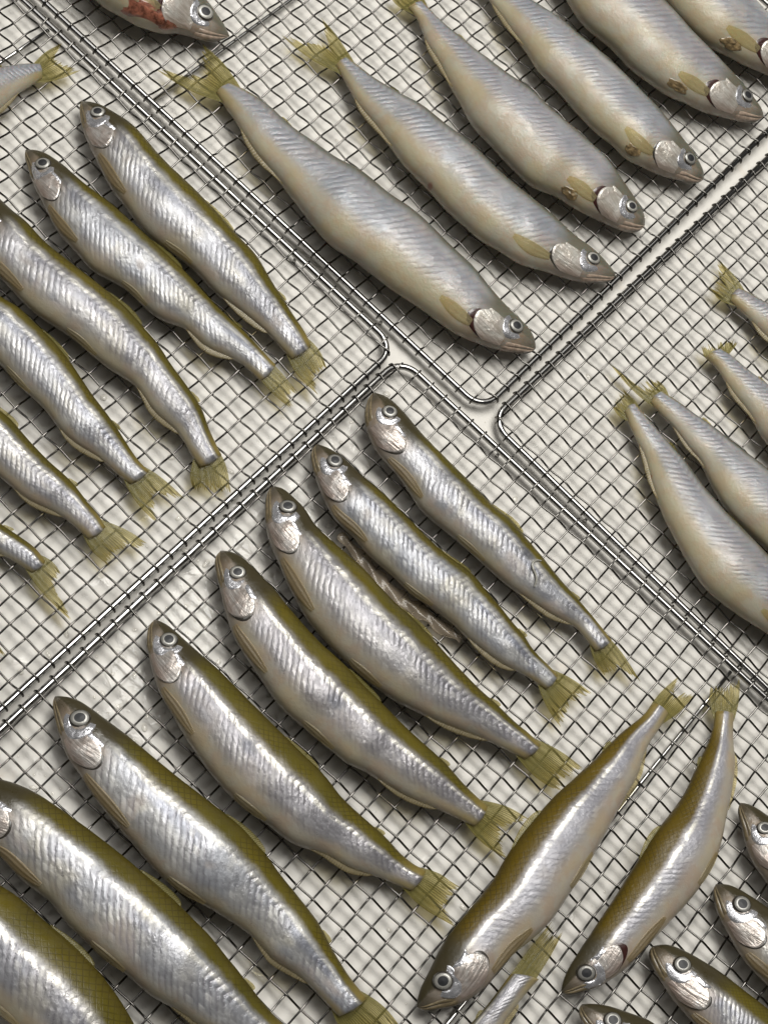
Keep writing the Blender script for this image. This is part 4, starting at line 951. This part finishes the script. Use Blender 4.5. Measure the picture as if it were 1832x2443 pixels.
 'C6': dict(o=[(-13.91,-7.57,-13.91,-7.57),(-13.77,-7.59,-14.00,-7.71),(-13.56,-7.64,-14.04,-7.96),(-13.31,-7.73,-14.03,-8.26),(-13.04,-7.88,-13.99,-8.60),(-12.77,-8.10,-13.91,-8.95),(-12.50,-8.35,-13.82,-9.32),(-12.21,-8.62,-13.73,-9.72),(-11.90,-8.89,-13.61,-10.12),(-11.58,-9.17,-13.38,-10.48),(-11.26,-9.48,-13.15,-10.86),(-10.94,-9.80,-12.93,-11.27),(-10.60,-10.14,-12.70,-11.68),(-10.25,-10.47,-12.43,-12.08),(-9.88,-10.81,-12.15,-12.49),(-9.51,-11.17,-11.86,-12.90),(-9.12,-11.51,-11.54,-13.31),(-8.72,-11.87,-11.23,-13.73),(-8.32,-12.24,-10.92,-14.17),(-7.91,-12.61,-10.60,-14.61),(-7.50,-12.99,-10.21,-15.00),(-7.12,-13.42,-9.78,-15.37),(-6.75,-13.87,-9.29,-15.68),(-6.38,-14.33,-8.78,-15.97),(-6.07,-14.83,-8.28,-16.30),(-5.71,-15.32,-7.77,-16.64),(-5.34,-15.81,-7.30,-17.02),(-4.98,-16.32,-6.92,-17.50),(-4.64,-16.84,-6.56,-18.01),(-4.39,-17.41,-6.00,-18.33),(-4.10,-17.97,-5.46,-18.70),(-3.79,-18.54,-5.01,-19.17),(-3.45,-19.09,-4.59,-19.67),(-3.04,-19.61,-4.17,-20.18)], t=[(-1.67,-20.82),(-2.62,-20.80),(-3.25,-21.56)], e=(0.095, 1.466, 0.392), s=None),
 'C7': dict(o=[(-17.48,-10.38,-17.48,-10.38),(-17.34,-10.38,-17.49,-10.54),(-17.14,-10.40,-17.50,-10.78),(-16.89,-10.44,-17.47,-11.07),(-16.61,-10.54,-17.41,-11.38),(-16.31,-10.67,-17.32,-11.71),(-15.99,-10.81,-17.20,-12.07),(-15.65,-10.94,-17.07,-12.43),(-15.30,-11.11,-16.91,-12.80),(-14.95,-11.32,-16.70,-13.16),(-14.60,-11.56,-16.39,-13.45),(-14.24,-11.83,-16.06,-13.74),(-13.88,-12.11,-15.79,-14.11),(-13.52,-12.41,-15.49,-14.47),(-13.15,-12.73,-15.15,-14.80),(-12.77,-13.05,-14.77,-15.11),(-12.38,-13.37,-14.41,-15.45),(-12.00,-13.73,-14.14,-15.89),(-11.62,-14.10,-13.85,-16.31),(-11.23,-14.47,-13.47,-16.68),(-10.83,-14.84,-13.09,-17.07),(-10.44,-15.23,-12.71,-17.46),(-10.04,-15.64,-12.28,-17.82),(-9.65,-16.07,-11.84,-18.18),(-9.26,-16.50,-11.44,-18.59),(-8.86,-16.93,-11.01,-18.98),(-8.51,-17.41,-10.50,-19.29),(-8.15,-17.90,-9.98,-19.61),(-7.78,-18.38,-9.50,-19.99),(-7.42,-18.88,-8.98,-20.34),(-7.07,-19.40,-8.43,-20.65),(-6.66,-19.88,-7.85,-20.95),(-6.20,-20.34,-7.24,-21.21),(-5.72,-20.79,-6.60,-21.41)], t=[(-4.59,-22.09),(-5.52,-22.01),(-5.79,-23.14)], e=None, s=None),
 'C8': dict(o=[(-20.93,-11.07,-20.93,-11.07),(-20.79,-11.13,-20.95,-11.23),(-20.57,-11.22,-20.99,-11.48),(-20.31,-11.34,-21.01,-11.79),(-20.02,-11.49,-20.98,-12.13),(-19.71,-11.66,-20.89,-12.49),(-19.39,-11.87,-20.76,-12.86),(-19.07,-12.11,-20.59,-13.24),(-18.73,-12.38,-20.40,-13.63),(-18.39,-12.67,-20.18,-14.03),(-18.05,-12.98,-19.96,-14.43),(-17.70,-13.31,-19.72,-14.85),(-17.34,-13.65,-19.47,-15.28),(-16.97,-14.00,-19.21,-15.71),(-16.59,-14.36,-18.93,-16.14),(-16.18,-14.71,-18.64,-16.58),(-15.74,-15.03,-18.33,-17.02),(-15.33,-15.40,-17.99,-17.46),(-14.95,-15.82,-17.63,-17.88),(-14.53,-16.22,-17.24,-18.29),(-14.10,-16.62,-16.82,-18.68),(-13.68,-17.04,-16.38,-19.07),(-13.26,-17.49,-15.94,-19.48),(-12.87,-17.96,-15.50,-19.89),(-12.51,-18.47,-15.06,-20.32),(-12.16,-18.99,-14.60,-20.74),(-11.86,-19.55,-14.12,-21.15),(-11.56,-20.11,-13.62,-21.56),(-11.25,-20.68,-13.10,-21.96),(-10.92,-21.25,-12.56,-22.34),(-10.59,-21.82,-12.01,-22.73),(-10.26,-22.40,-11.46,-23.15),(-9.96,-23.00,-10.94,-23.60),(-9.68,-23.61,-10.42,-24.07)], t=[(-8.40,-25.11),(-9.29,-25.02),(-9.64,-25.80)], e=None, s=None),
 'C9': dict(o=[(-1.04,-20.04,-1.04,-20.04),(-1.04,-19.93,-0.97,-20.14),(-1.02,-19.75,-0.82,-20.26),(-0.95,-19.54,-0.59,-20.28),(-0.83,-19.31,-0.31,-20.24),(-0.68,-19.08,-0.01,-20.22),(-0.52,-18.82,0.32,-20.18),(-0.35,-18.54,0.65,-20.09),(-0.17,-18.25,1.00,-19.94),(0.04,-17.95,1.35,-19.76),(0.29,-17.64,1.69,-19.51),(0.59,-17.35,2.00,-19.21),(0.91,-17.05,2.34,-18.90),(1.24,-16.74,2.70,-18.60),(1.58,-16.42,3.11,-18.33),(1.93,-16.10,3.55,-18.08),(2.28,-15.76,3.98,-17.80),(2.60,-15.38,4.40,-17.47),(2.92,-14.97,4.79,-17.09),(3.25,-14.55,5.17,-16.68),(3.62,-14.14,5.56,-16.26),(4.03,-13.74,5.97,-15.82),(4.48,-13.35,6.36,-15.36),(4.94,-12.94,6.77,-14.87),(5.43,-12.54,7.19,-14.38),(5.96,-12.16,7.61,-13.87),(6.52,-11.78,8.03,-13.33),(7.09,-11.38,8.47,-12.78),(7.64,-10.97,8.95,-12.25),(8.21,-10.52,9.39,-11.67),(8.80,-10.07,9.72,-11.01),(9.46,-9.66,10.18,-10.39),(10.11,-9.27,10.76,-9.86),(10.67,-8.74,11.25,-9.24)], t=[(12.13,-7.61),(11.75,-8.33),(12.73,-8.40)], e=(0.1025, 1.292, 0.377), s=None),
 'C10': dict(o=[(4.80,-19.97,4.80,-19.97),(4.81,-19.87,4.84,-20.07),(4.84,-19.72,4.99,-20.14),(4.91,-19.54,5.22,-20.14),(5.01,-19.35,5.47,-20.10),(5.14,-19.15,5.75,-20.05),(5.30,-18.94,6.05,-19.99),(5.48,-18.72,6.37,-19.89),(5.68,-18.49,6.70,-19.76),(5.89,-18.25,7.04,-19.60),(6.13,-18.00,7.38,-19.40),(6.37,-17.74,7.71,-19.17),(6.63,-17.47,8.05,-18.91),(6.90,-17.19,8.39,-18.63),(7.17,-16.90,8.76,-18.36),(7.44,-16.59,9.13,-18.09),(7.71,-16.28,9.51,-17.79),(7.99,-15.95,9.90,-17.48),(8.29,-15.62,10.30,-17.17),(8.59,-15.28,10.70,-16.84),(8.89,-14.92,11.09,-16.47),(9.21,-14.56,11.46,-16.07),(9.56,-14.20,11.83,-15.64),(9.96,-13.85,12.17,-15.18),(10.38,-13.49,12.44,-14.66),(10.80,-13.11,12.69,-14.13),(11.19,-12.70,12.96,-13.59),(11.54,-12.25,13.22,-13.04),(11.89,-11.79,13.46,-12.47),(12.23,-11.31,13.68,-11.88),(12.61,-10.82,13.87,-11.27),(12.98,-10.32,13.98,-10.63),(13.29,-9.78,14.12,-10.00),(13.49,-9.22,14.28,-9.36)], t=[(13.55,-8.04),(14.19,-8.18),(15.02,-7.85)], e=(0.1, 1.501, 0.369), s=None),
 'C11': dict(o=[(13.94,-13.08,13.94,-13.08),(14.03,-13.11,13.84,-13.19),(14.16,-13.16,13.72,-13.36),(14.31,-13.25,13.65,-13.58),(14.47,-13.38,13.63,-13.82),(14.64,-13.53,13.63,-14.07),(14.81,-13.71,13.64,-14.34),(14.99,-13.89,13.63,-14.63),(15.18,-14.08,13.63,-14.93),(15.38,-14.29,13.65,-15.24),(15.59,-14.50,13.71,-15.55),(15.80,-14.73,13.82,-15.85),(16.02,-14.97,13.97,-16.15),(16.24,-15.22,14.13,-16.45),(16.47,-15.48,14.30,-16.76),(16.70,-15.74,14.46,-17.08),(16.93,-16.02,14.62,-17.41),(17.16,-16.30,14.77,-17.75),(17.40,-16.58,14.94,-18.09),(17.64,-16.88,15.14,-18.42),(17.89,-17.18,15.36,-18.75),(18.14,-17.48,15.61,-19.08),(18.40,-17.79,15.88,-19.39),(18.67,-18.11,16.18,-19.70),(18.94,-18.43,16.50,-20.00),(19.21,-18.75,16.86,-20.29),(19.49,-19.09,17.24,-20.56),(19.78,-19.42,17.65,-20.82),(20.07,-19.77,18.09,-21.07),(20.36,-20.12,18.55,-21.30),(20.64,-20.48,19.03,-21.53),(20.93,-20.85,19.54,-21.75),(21.21,-21.23,20.06,-21.96),(21.50,-21.61,20.59,-22.17)], t=[(23.34,-22.89),(22.32,-22.97),(22.01,-24.09)], e=(0.1325, 1.606, 0.339), s=None),
 'C12': dict(o=[(12.16,-16.33,12.16,-16.33),(12.24,-16.34,12.06,-16.42),(12.37,-16.36,11.93,-16.56),(12.52,-16.40,11.84,-16.75),(12.70,-16.48,11.81,-16.96),(12.87,-16.60,11.80,-17.19),(13.06,-16.73,11.81,-17.43),(13.25,-16.89,11.86,-17.68),(13.45,-17.05,11.93,-17.94),(13.66,-17.23,12.01,-18.20),(13.87,-17.42,12.10,-18.47),(14.08,-17.62,12.18,-18.75),(14.31,-17.82,12.29,-19.03),(14.54,-18.03,12.41,-19.31),(14.78,-18.25,12.56,-19.59),(15.03,-18.47,12.74,-19.86),(15.28,-18.71,12.96,-20.12),(15.52,-18.96,13.19,-20.39),(15.76,-19.22,13.42,-20.66),(16.00,-19.50,13.64,-20.95),(16.23,-19.78,13.86,-21.24),(16.46,-20.08,14.08,-21.54),(16.68,-20.38,14.31,-21.85),(16.91,-20.69,14.55,-22.15),(17.14,-21.00,14.81,-22.45),(17.38,-21.32,15.08,-22.75),(17.62,-21.64,15.39,-23.03),(17.87,-21.97,15.73,-23.30),(18.12,-22.31,16.11,-23.55),(18.38,-22.65,16.52,-23.78),(18.64,-22.99,16.96,-23.99),(18.91,-23.34,17.43,-24.19),(19.18,-23.69,17.91,-24.38),(19.45,-24.05,18.40,-24.57)], t=[(21.27,-25.31),(20.28,-25.38),(19.99,-26.46)], e=(0.1325, 1.501, 0.371), s=None),
 'C13': dict(o=[(9.01,-18.54,9.01,-18.54),(9.10,-18.54,8.88,-18.59),(9.22,-18.54,8.71,-18.70),(9.39,-18.56,8.61,-18.88),(9.58,-18.62,8.59,-19.09),(9.78,-18.72,8.62,-19.32),(9.99,-18.84,8.68,-19.55),(10.21,-18.98,8.77,-19.79),(10.44,-19.14,8.88,-20.03),(10.67,-19.31,8.99,-20.28),(10.90,-19.49,9.11,-20.55),(11.14,-19.68,9.25,-20.81),(11.39,-19.89,9.42,-21.07),(11.64,-20.11,9.61,-21.33),(11.89,-20.34,9.82,-21.59),(12.14,-20.58,10.04,-21.85),(12.41,-20.82,10.26,-22.12),(12.68,-21.06,10.48,-22.39),(12.96,-21.31,10.72,-22.67),(13.23,-21.57,10.98,-22.95),(13.49,-21.86,11.24,-23.22),(13.76,-22.15,11.53,-23.50),(14.03,-22.44,11.83,-23.77),(14.31,-22.74,12.15,-24.03),(14.59,-23.05,12.50,-24.28),(14.89,-23.35,12.86,-24.53),(15.18,-23.67,13.24,-24.78),(15.46,-23.99,13.62,-25.03),(15.74,-24.33,14.01,-25.28),(16.01,-24.68,14.39,-25.55),(16.27,-25.05,14.79,-25.82),(16.52,-25.42,15.18,-26.10),(16.76,-25.80,15.59,-26.38),(17.01,-26.18,15.99,-26.67)], t=[(18.96,-27.44),(17.99,-27.50),(17.73,-28.54)], e=(0.135, 1.536, 0.362), s=None),
 'C14': dict(o=[(5.57,-20.51,5.57,-20.51),(5.66,-20.52,5.47,-20.58),(5.79,-20.52,5.36,-20.71),(5.96,-20.54,5.31,-20.89),(6.16,-20.58,5.33,-21.08),(6.38,-20.64,5.42,-21.28),(6.61,-20.72,5.52,-21.48),(6.84,-20.82,5.62,-21.70),(7.09,-20.94,5.73,-21.92),(7.34,-21.06,5.84,-22.16),(7.61,-21.18,5.96,-22.41),(7.89,-21.32,6.11,-22.65),(8.14,-21.50,6.27,-22.90),(8.35,-21.75,6.46,-23.14),(8.57,-22.00,6.67,-23.39),(8.81,-22.25,6.89,-23.64),(9.07,-22.48,7.12,-23.89),(9.35,-22.72,7.35,-24.14),(9.63,-22.96,7.60,-24.39),(9.91,-23.20,7.85,-24.65),(10.20,-23.45,8.11,-24.91),(10.49,-23.71,8.38,-25.17),(10.78,-23.98,8.67,-25.43),(11.07,-24.26,8.96,-25.69),(11.35,-24.56,9.28,-25.94),(11.63,-24.86,9.60,-26.20),(11.91,-25.18,9.95,-26.45),(12.18,-25.51,10.31,-26.69),(12.45,-25.84,10.68,-26.93),(12.71,-26.19,11.07,-27.17),(12.96,-26.55,11.47,-27.41),(13.21,-26.91,11.88,-27.65),(13.46,-27.29,12.30,-27.89),(13.70,-27.66,12.73,-28.13)], t=[(15.41,-28.89),(14.48,-28.93),(14.24,-29.94)], e=(0.1325, 1.466, 0.354), s=None),
 'C15': dict(o=[(-3.48,-27.86,-3.48,-27.86),(-3.51,-27.77,-3.39,-27.85),(-3.56,-27.64,-3.25,-27.83),(-3.61,-27.47,-3.09,-27.79),(-3.66,-27.29,-2.91,-27.73),(-3.70,-27.08,-2.73,-27.63),(-3.73,-26.86,-2.54,-27.50),(-3.73,-26.62,-2.35,-27.35),(-3.70,-26.38,-2.15,-27.19),(-3.63,-26.13,-1.95,-27.00),(-3.53,-25.88,-1.74,-26.81),(-3.40,-25.63,-1.53,-26.60),(-3.25,-25.37,-1.32,-26.37),(-3.09,-25.11,-1.11,-26.14),(-2.91,-24.84,-0.90,-25.89),(-2.73,-24.57,-0.69,-25.62),(-2.54,-24.29,-0.49,-25.34),(-2.35,-24.00,-0.28,-25.05),(-2.13,-23.71,-0.08,-24.75),(-1.91,-23.42,0.12,-24.43),(-1.66,-23.12,0.34,-24.11),(-1.40,-22.83,0.55,-23.78),(-1.11,-22.54,0.76,-23.44),(-0.81,-22.25,0.97,-23.09),(-0.49,-21.97,1.18,-22.72),(-0.15,-21.68,1.38,-22.34),(0.21,-21.40,1.58,-21.95),(0.57,-21.11,1.79,-21.55),(0.95,-20.82,2.02,-21.15),(1.32,-20.52,2.31,-20.78),(1.68,-20.20,2.69,-20.47),(2.03,-19.87,3.05,-20.13),(2.38,-19.53,3.43,-19.80),(2.73,-19.18,3.83,-19.49)], t=[(4.73,-17.41),(4.75,-17.99),(5.18,-17.82)], e=None, s=None),
 'D1': dict(o=[(19.61,-8.00,19.61,-8.00),(19.60,-7.88,19.41,-8.02),(19.59,-7.70,19.12,-8.04),(19.57,-7.47,18.77,-8.04),(19.54,-7.21,18.43,-7.96),(19.49,-6.92,18.13,-7.80),(19.43,-6.60,17.88,-7.56),(19.33,-6.27,17.65,-7.29),(19.21,-5.92,17.43,-6.99),(19.07,-5.57,17.20,-6.67),(18.90,-5.21,16.94,-6.36),(18.70,-4.85,16.64,-6.06),(18.48,-4.49,16.29,-5.79),(18.23,-4.13,15.88,-5.55),(17.96,-3.77,15.46,-5.30),(17.68,-3.40,15.07,-5.02),(17.39,-3.02,14.69,-4.71),(17.09,-2.63,14.29,-4.40),(16.79,-2.25,13.93,-4.05),(16.48,-1.84,13.64,-3.63),(16.17,-1.43,13.42,-3.16),(15.86,-1.01,13.22,-2.65),(15.55,-0.57,13.05,-2.12),(15.25,-0.12,12.87,-1.59),(14.96,0.35,12.68,-1.05),(14.67,0.84,12.53,-0.47),(14.42,1.37,12.44,0.14),(14.17,1.90,12.31,0.76),(13.90,2.44,12.27,1.41),(13.60,2.98,12.31,2.11),(13.30,3.51,12.23,2.78),(12.97,4.05,12.02,3.41),(12.65,4.60,11.86,4.07),(12.34,5.17,11.77,4.78)], t=[(12.07,5.91),(11.76,5.64),(11.35,5.05)], e=None, s=(0.801, 0.98)),
 'D2': dict(o=[(22.34,-5.46,22.34,-5.46),(22.32,-5.34,22.15,-5.49),(22.29,-5.17,21.87,-5.54),(22.24,-4.95,21.54,-5.55),(22.19,-4.70,21.21,-5.49),(22.12,-4.43,20.91,-5.36),(22.03,-4.13,20.63,-5.17),(21.92,-3.82,20.36,-4.96),(21.79,-3.50,20.08,-4.74),(21.63,-3.17,19.79,-4.50),(21.45,-2.84,19.47,-4.27),(21.25,-2.50,19.14,-4.04),(21.02,-2.16,18.81,-3.79),(20.78,-1.82,18.48,-3.52),(20.52,-1.48,18.17,-3.22),(20.25,-1.12,17.88,-2.90),(19.97,-0.77,17.60,-2.55),(19.68,-0.41,17.31,-2.20),(19.38,-0.04,17.00,-1.85),(19.07,0.33,16.67,-1.50),(18.76,0.71,16.34,-1.15),(18.44,1.10,16.02,-0.78),(18.11,1.49,15.72,-0.37),(17.76,1.87,15.48,0.09),(17.40,2.26,15.29,0.59),(17.04,2.64,15.13,1.11),(16.68,3.05,15.02,1.68),(16.33,3.47,14.92,2.26),(15.93,3.86,14.59,2.71),(15.51,4.25,14.33,3.22),(15.09,4.63,14.12,3.77),(14.67,5.04,13.80,4.26),(14.23,5.43,13.43,4.73),(13.75,5.80,13.10,5.23)], t=[(13.76,6.49),(12.81,6.11),(11.74,7.02)], e=None, s=None),
 'D3': dict(o=[(26.45,-2.29,26.45,-2.29),(26.41,-2.18,26.26,-2.33),(26.34,-2.02,25.97,-2.38),(26.26,-1.81,25.62,-2.41),(26.16,-1.58,25.26,-2.41),(26.04,-1.33,24.91,-2.34),(25.91,-1.06,24.58,-2.21),(25.75,-0.78,24.26,-2.04),(25.58,-0.48,23.96,-1.83),(25.39,-0.18,23.66,-1.61),(25.19,0.12,23.35,-1.37),(24.96,0.43,23.02,-1.13),(24.72,0.75,22.68,-0.88),(24.47,1.07,22.34,-0.63),(24.20,1.40,21.99,-0.37),(23.92,1.73,21.64,-0.10),(23.63,2.06,21.28,0.19),(23.32,2.39,20.93,0.49),(23.00,2.73,20.58,0.80),(22.67,3.06,20.23,1.13),(22.31,3.39,19.87,1.46),(21.94,3.70,19.51,1.81),(21.54,4.00,19.15,2.15),(21.12,4.29,18.80,2.52),(20.70,4.59,18.49,2.94),(20.30,4.90,18.24,3.41),(19.92,5.26,18.07,3.94),(19.56,5.64,17.93,4.50),(19.18,6.03,17.71,5.03),(18.78,6.41,17.41,5.51),(18.40,6.81,17.18,6.05),(18.04,7.25,17.00,6.63),(17.66,7.68,16.75,7.18),(17.20,8.03,16.38,7.65)], t=[(18.38,8.69),(17.02,8.37),(16.38,8.16)], e=None, s=None),
 'D4': dict(o=[(29.97,3.03,29.97,3.03),(29.92,3.14,29.78,2.96),(29.82,3.30,29.47,2.85),(29.71,3.49,29.11,2.73),(29.59,3.71,28.72,2.66),(29.44,3.95,28.32,2.65),(29.28,4.21,27.95,2.70),(29.09,4.48,27.59,2.81),(28.88,4.75,27.25,2.96),(28.64,5.02,26.92,3.14),(28.38,5.30,26.59,3.34),(28.11,5.58,26.25,3.55),(27.81,5.86,25.92,3.78),(27.51,6.15,25.57,4.01),(27.19,6.44,25.22,4.25),(26.86,6.73,24.86,4.50),(26.53,7.03,24.50,4.76),(26.18,7.33,24.14,5.03),(25.82,7.63,23.77,5.31),(25.45,7.94,23.41,5.60),(25.07,8.24,23.05,5.91),(24.66,8.53,22.67,6.21),(24.25,8.81,22.30,6.53),(23.80,9.08,21.90,6.83),(23.34,9.32,21.50,7.13),(22.84,9.54,21.07,7.42),(22.32,9.72,20.64,7.71),(21.79,9.88,20.20,8.01),(21.25,10.02,19.80,8.35),(20.73,10.18,19.49,8.79),(20.23,10.40,19.26,9.31),(19.76,10.71,18.97,9.80),(19.32,11.07,18.60,10.23),(18.82,11.37,18.23,10.66)], t=[(18.30,12.88),(17.91,11.66),(17.42,11.30)], e=None, s=None),
}
WORM = [(6.26,-2.66),(5.98,-2.69),(5.78,-2.85),(5.78,-3.07),(5.87,-3.30),(5.89,-3.54),(5.80,-3.79)]
MEMB = [(-2.08,-1.02),(-1.61,-1.65),(-1.14,-2.20),(-0.63,-3.06),(-0.16,-3.60),(0.39,-4.08),(1.03,-4.47),(1.65,-5.02),(2.35,-5.53),(2.64,-5.69)]

GA = "silver fish in a row on the left rack"
GB = "large pale fish in a row on the top rack"
GC = "silver fish in a row on the bottom centre rack"
GX = "fish laid crosswise at lower right"
GE = "fish with heads up in the lower right corner"
GD = "pale grey fish on the right rack"
SPEC = [
 ('A0', 'pale', "pale fish at upper left edge with only its olive tail and tail root showing", GA, 0.08, ()),
 ('A1', 'silver', "silver fish nearest the upper right frame of the left rack, half shut eye", GA, 0.2, ()),
 ('A2', 'silver', "silver fish second from the top in the left rack, round eye and whole head showing", GA, 0.16, ()),
 ('A3', 'silver', "silver fish at left edge with head cut off, tail curved down, creased scar near tail", GA, 0.17, ()),
 ('A4', 'silver', "silver fish fourth in the left rack, head out of view, long forked tail", GA, 0.16, ()),
 ('A5', 'silver', "silver fish fifth in the left rack, only rear half showing, shiny fan tail", GA, 0.16, ()),
 ('A6', 'silver', "small end of silver fish at left edge with long narrow drooping tail fin", GA, 0.20, ()),
 ('A7', 'silver', "fish almost wholly beyond the left edge, only its tail tip showing", GA, 0.20, ()),
 ('B0', 'pale', "fish head at the top edge with torn reddish belly and brown jaw", GB, 0.08, ('raw', 'redgill')),
 ('B1', 'pale', "largest pale fish, lowest in the top rack, with open red gill slit", GB, 0.12, ('redgill',)),
 ('B2', 'pale', "pale fish second from lowest in the top rack, ragged yellow tail, red spot on belly", GB, 0.13, ()),
 ('B3', 'pale', "pale fish third in the top rack with blue grey back and swollen cream belly", GB, 0.11, ('torn', 'redgill')),
 ('B4', 'pale', "pale fish fourth in the top rack with wrinkled torn side behind the gill", GB, 0.11, ('torn',)),
 ('B5', 'pale', "pale fish fifth in the top rack with its head at the right edge", GB, 0.11, ('torn', 'redgill')),
 ('B6', 'pale', "pale fish cut by the upper right corner, brown hole behind its gill", GB, 0.07, ('torn', 'redgill')),
 ('C1', 'silver', "silver fish topmost in the bottom centre rack with a grey strand on its side", GC, 0.19, ()),
 ('C2', 'silver', "silver fish second in the bottom centre rack, clear strip beside its belly", GC, 0.16, ()),
 ('C3', 'silver', "large silver fish third in the bottom centre rack with dusky blue midline", GC, 0.19, ()),
 ('C4', 'silver', "greyish silver fish fourth in the bottom centre rack with golden back", GC, 0.23, ()),
 ('C5', 'silver', "fish fifth in the bottom centre rack with wide olive back and dark smudge mid body", GC, 0.24, ()),
 ('C6', 'silver', "long bright silver fish sixth in the bottom centre rack, big ringed eye, reddish fin base", GC, 0.20, ()),
 ('C7', 'silver', "silver fish at lower left with head cut by left edge and netted olive back", GC, 0.19, ()),
 ('C8', 'silver', "fish in the lower left corner with deep golden brown back and bluish flank", GC, 0.25, ()),
 ('C9', 'dull', "large crosswise fish with head pointing lower left and dark olive back", GX, 0.27, ()),
 ('C10', 'dull', "curved crosswise fish at right with brown olive back, tail at the rack rods", GX, 0.33, ('redgill',)),
 ('C15', 'silver', "fish running off the bottom edge below the crosswise fish, yellow tail pointing up right", GX, 0.10, ()),
 ('C11', 'silver', "fish head at right edge with bright ringed eye, topmost in the lower right corner", GE, 0.22, ()),
 ('C12', 'silver', "fish head at right edge second in the lower right corner, silver cheek", GE, 0.22, ()),
 ('C13', 'silver', "fish in the lower right corner with open pale mouth and olive brown back", GE, 0.26, ()),
 ('C14', 'silver', "dark fish head cut by the bottom edge in the lower right corner", GE, 0.30, ()),
 ('D1', 'pale', "pale fish lowest in the right rack with stubby tail and small red spot", GD, 0.10, ('ragged',)),
 ('D2', 'pale', "pale fish second in the right rack with frayed tail and dark spine", GD, 0.11, ('ragged',)),
 ('D3', 'pale', "pale fish third in the right rack with dark folded tail like a hook", GD, 0.07, ('ragged',)),
 ('D4', 'pale', "pale fish highest in the right rack, short body part with pointed yellow tail", GD, 0.10, ('ragged',)),
]
SH = {}
for args in SPEC:
    r_, SH[args[0]] = build_fish(*args)

# ------------------------------------------------------------------ loose bits
def on_fish(key, P, lift):
    """drop plan points onto a fish's upper surface"""
    sh = SH[key]; out = []
    for x, y in P:
        d = np.hypot(sh.mid[:, 0] - x, sh.mid[:, 1] - y)
        i = int(np.argmin(d))
        ax = sh.ax[i]; t_ = ((x - sh.mid[i][0]) * ax[0] + (y - sh.mid[i][1]) * ax[1]) / (sh.a[i] ** 2)
        t_ = max(-0.98, min(0.98, t_))
        out.append((x, y, sh.zc[i] + sh.hz[i] * math.sqrt(1 - t_ * t_) + lift))
    return out

def spline(P, n):
    P = [Vector(p) for p in P]
    out = []
    for i in range(len(P) - 1):
        p0 = P[max(i - 1, 0)]; p1 = P[i]; p2 = P[i + 1]; p3 = P[min(i + 2, len(P) - 1)]
        for k in range(n):
            t_ = k / n
            out.append(0.5 * ((2 * p1) + (p2 - p0) * t_ + (2 * p0 - 5 * p1 + 4 * p2 - p3) * t_ ** 2 + (3 * p1 - p0 - 3 * p2 + p3) * t_ ** 3))
    out.append(P[-1])
    return out

W = spline(on_fish('C1', WORM, 0.045), 6)
V, Fc = tube(W, 0.05, 8, radii=[0.06 * (0.45 + 0.55 * math.sin(math.pi * min(1, max(0.0, (i + 1) / (len(W) + 1))))) for i in range(len(W))])
o = mesh_obj("strand", V, Fc, M_STRAND)
o["label"] = "thin grey looping strand lying on the silver side of a fish near the rack rods"; o["category"] = "strand"

Mb = spline([(x, y, 0) for x, y in MEMB], 5)
nM, mM = len(Mb), 9
G = []
for i, p in enumerate(Mb):
    d = Mb[min(i + 1, nM - 1)] - Mb[max(i - 1, 0)]
    sd = Vector((-d.y, d.x, 0)).normalized()
    f = i / (nM - 1)
    w = 0.36 * math.sin(math.pi * (0.06 + 0.9 * f)) ** 0.6 + 0.07 * math.sin(i * 0.9)
    for j in range(mM):
        r = (j / (mM - 1) - 0.5) * 2
        q = p + sd * w * r * (1 + 0.12 * math.sin(i * 1.3 + j))
        q.z = ZM + 0.13 + 0.10 * (1 - r * r) + 0.03 * math.sin(i * 0.8 + j * 1.1)
        G.append(q)
o = slab("membrane_strip", G, 0.02, M_MEMB, None, nM, mM)
o["label"] = "clear wet strip of membrane lying on the mesh between two silver fish"; o["category"] = "membrane"

# water drops on the table (nobody could count them): one object
dv = []; df = []
rs = random.Random(3)
for k in range(420):
    if k < 250:
        a = rs.gauss(0, 6.5); b = rs.gauss(0, 1.8)
        x = -7 + 0.707 * a + 0.707 * b; y = -4 + 0.707 * a - 0.707 * b
    else:
        x = rs.uniform(-16, 22); y = rs.uniform(-22, 24)
    r = 0.04 + 0.13 * rs.random() ** 2.5
    st = rs.uniform(0.7, 1.5); an = rs.uniform(0, math.pi)
    o0 = len(dv); seg = 10
    prof = [(1.0, 0.0), (0.93, 0.16), (0.72, 0.30), (0.4, 0.38)]
    for pr, pz in prof:
        for q in range(seg):
            t_ = 2 * math.pi * q / seg
            ux = math.cos(t_) * pr * r * st; uy = math.sin(t_) * pr * r / st
            dv.append((x + ux * math.cos(an) - uy * math.sin(an), y + ux * math.sin(an) + uy * math.cos(an), 0.003 + pz * r))
    dv.append((x, y, 0.003 + 0.41 * r))
    for i in range(len(prof) - 1):
        for q in range(seg):
            q2 = (q + 1) % seg
            df.append((o0 + i * seg + q, o0 + i * seg + q2, o0 + (i + 1) * seg + q2, o0 + (i + 1) * seg + q))
    for q in range(seg):
        df.append((o0 + 3 * seg + q, o0 + 3 * seg + (q + 1) % seg, o0 + 4 * seg))
o = mesh_obj("water_drops", dv, df, M_WATER)
o["kind"] = "stuff"
o["label"] = "small clear water drops scattered on the white table under the racks"; o["category"] = "water drops"
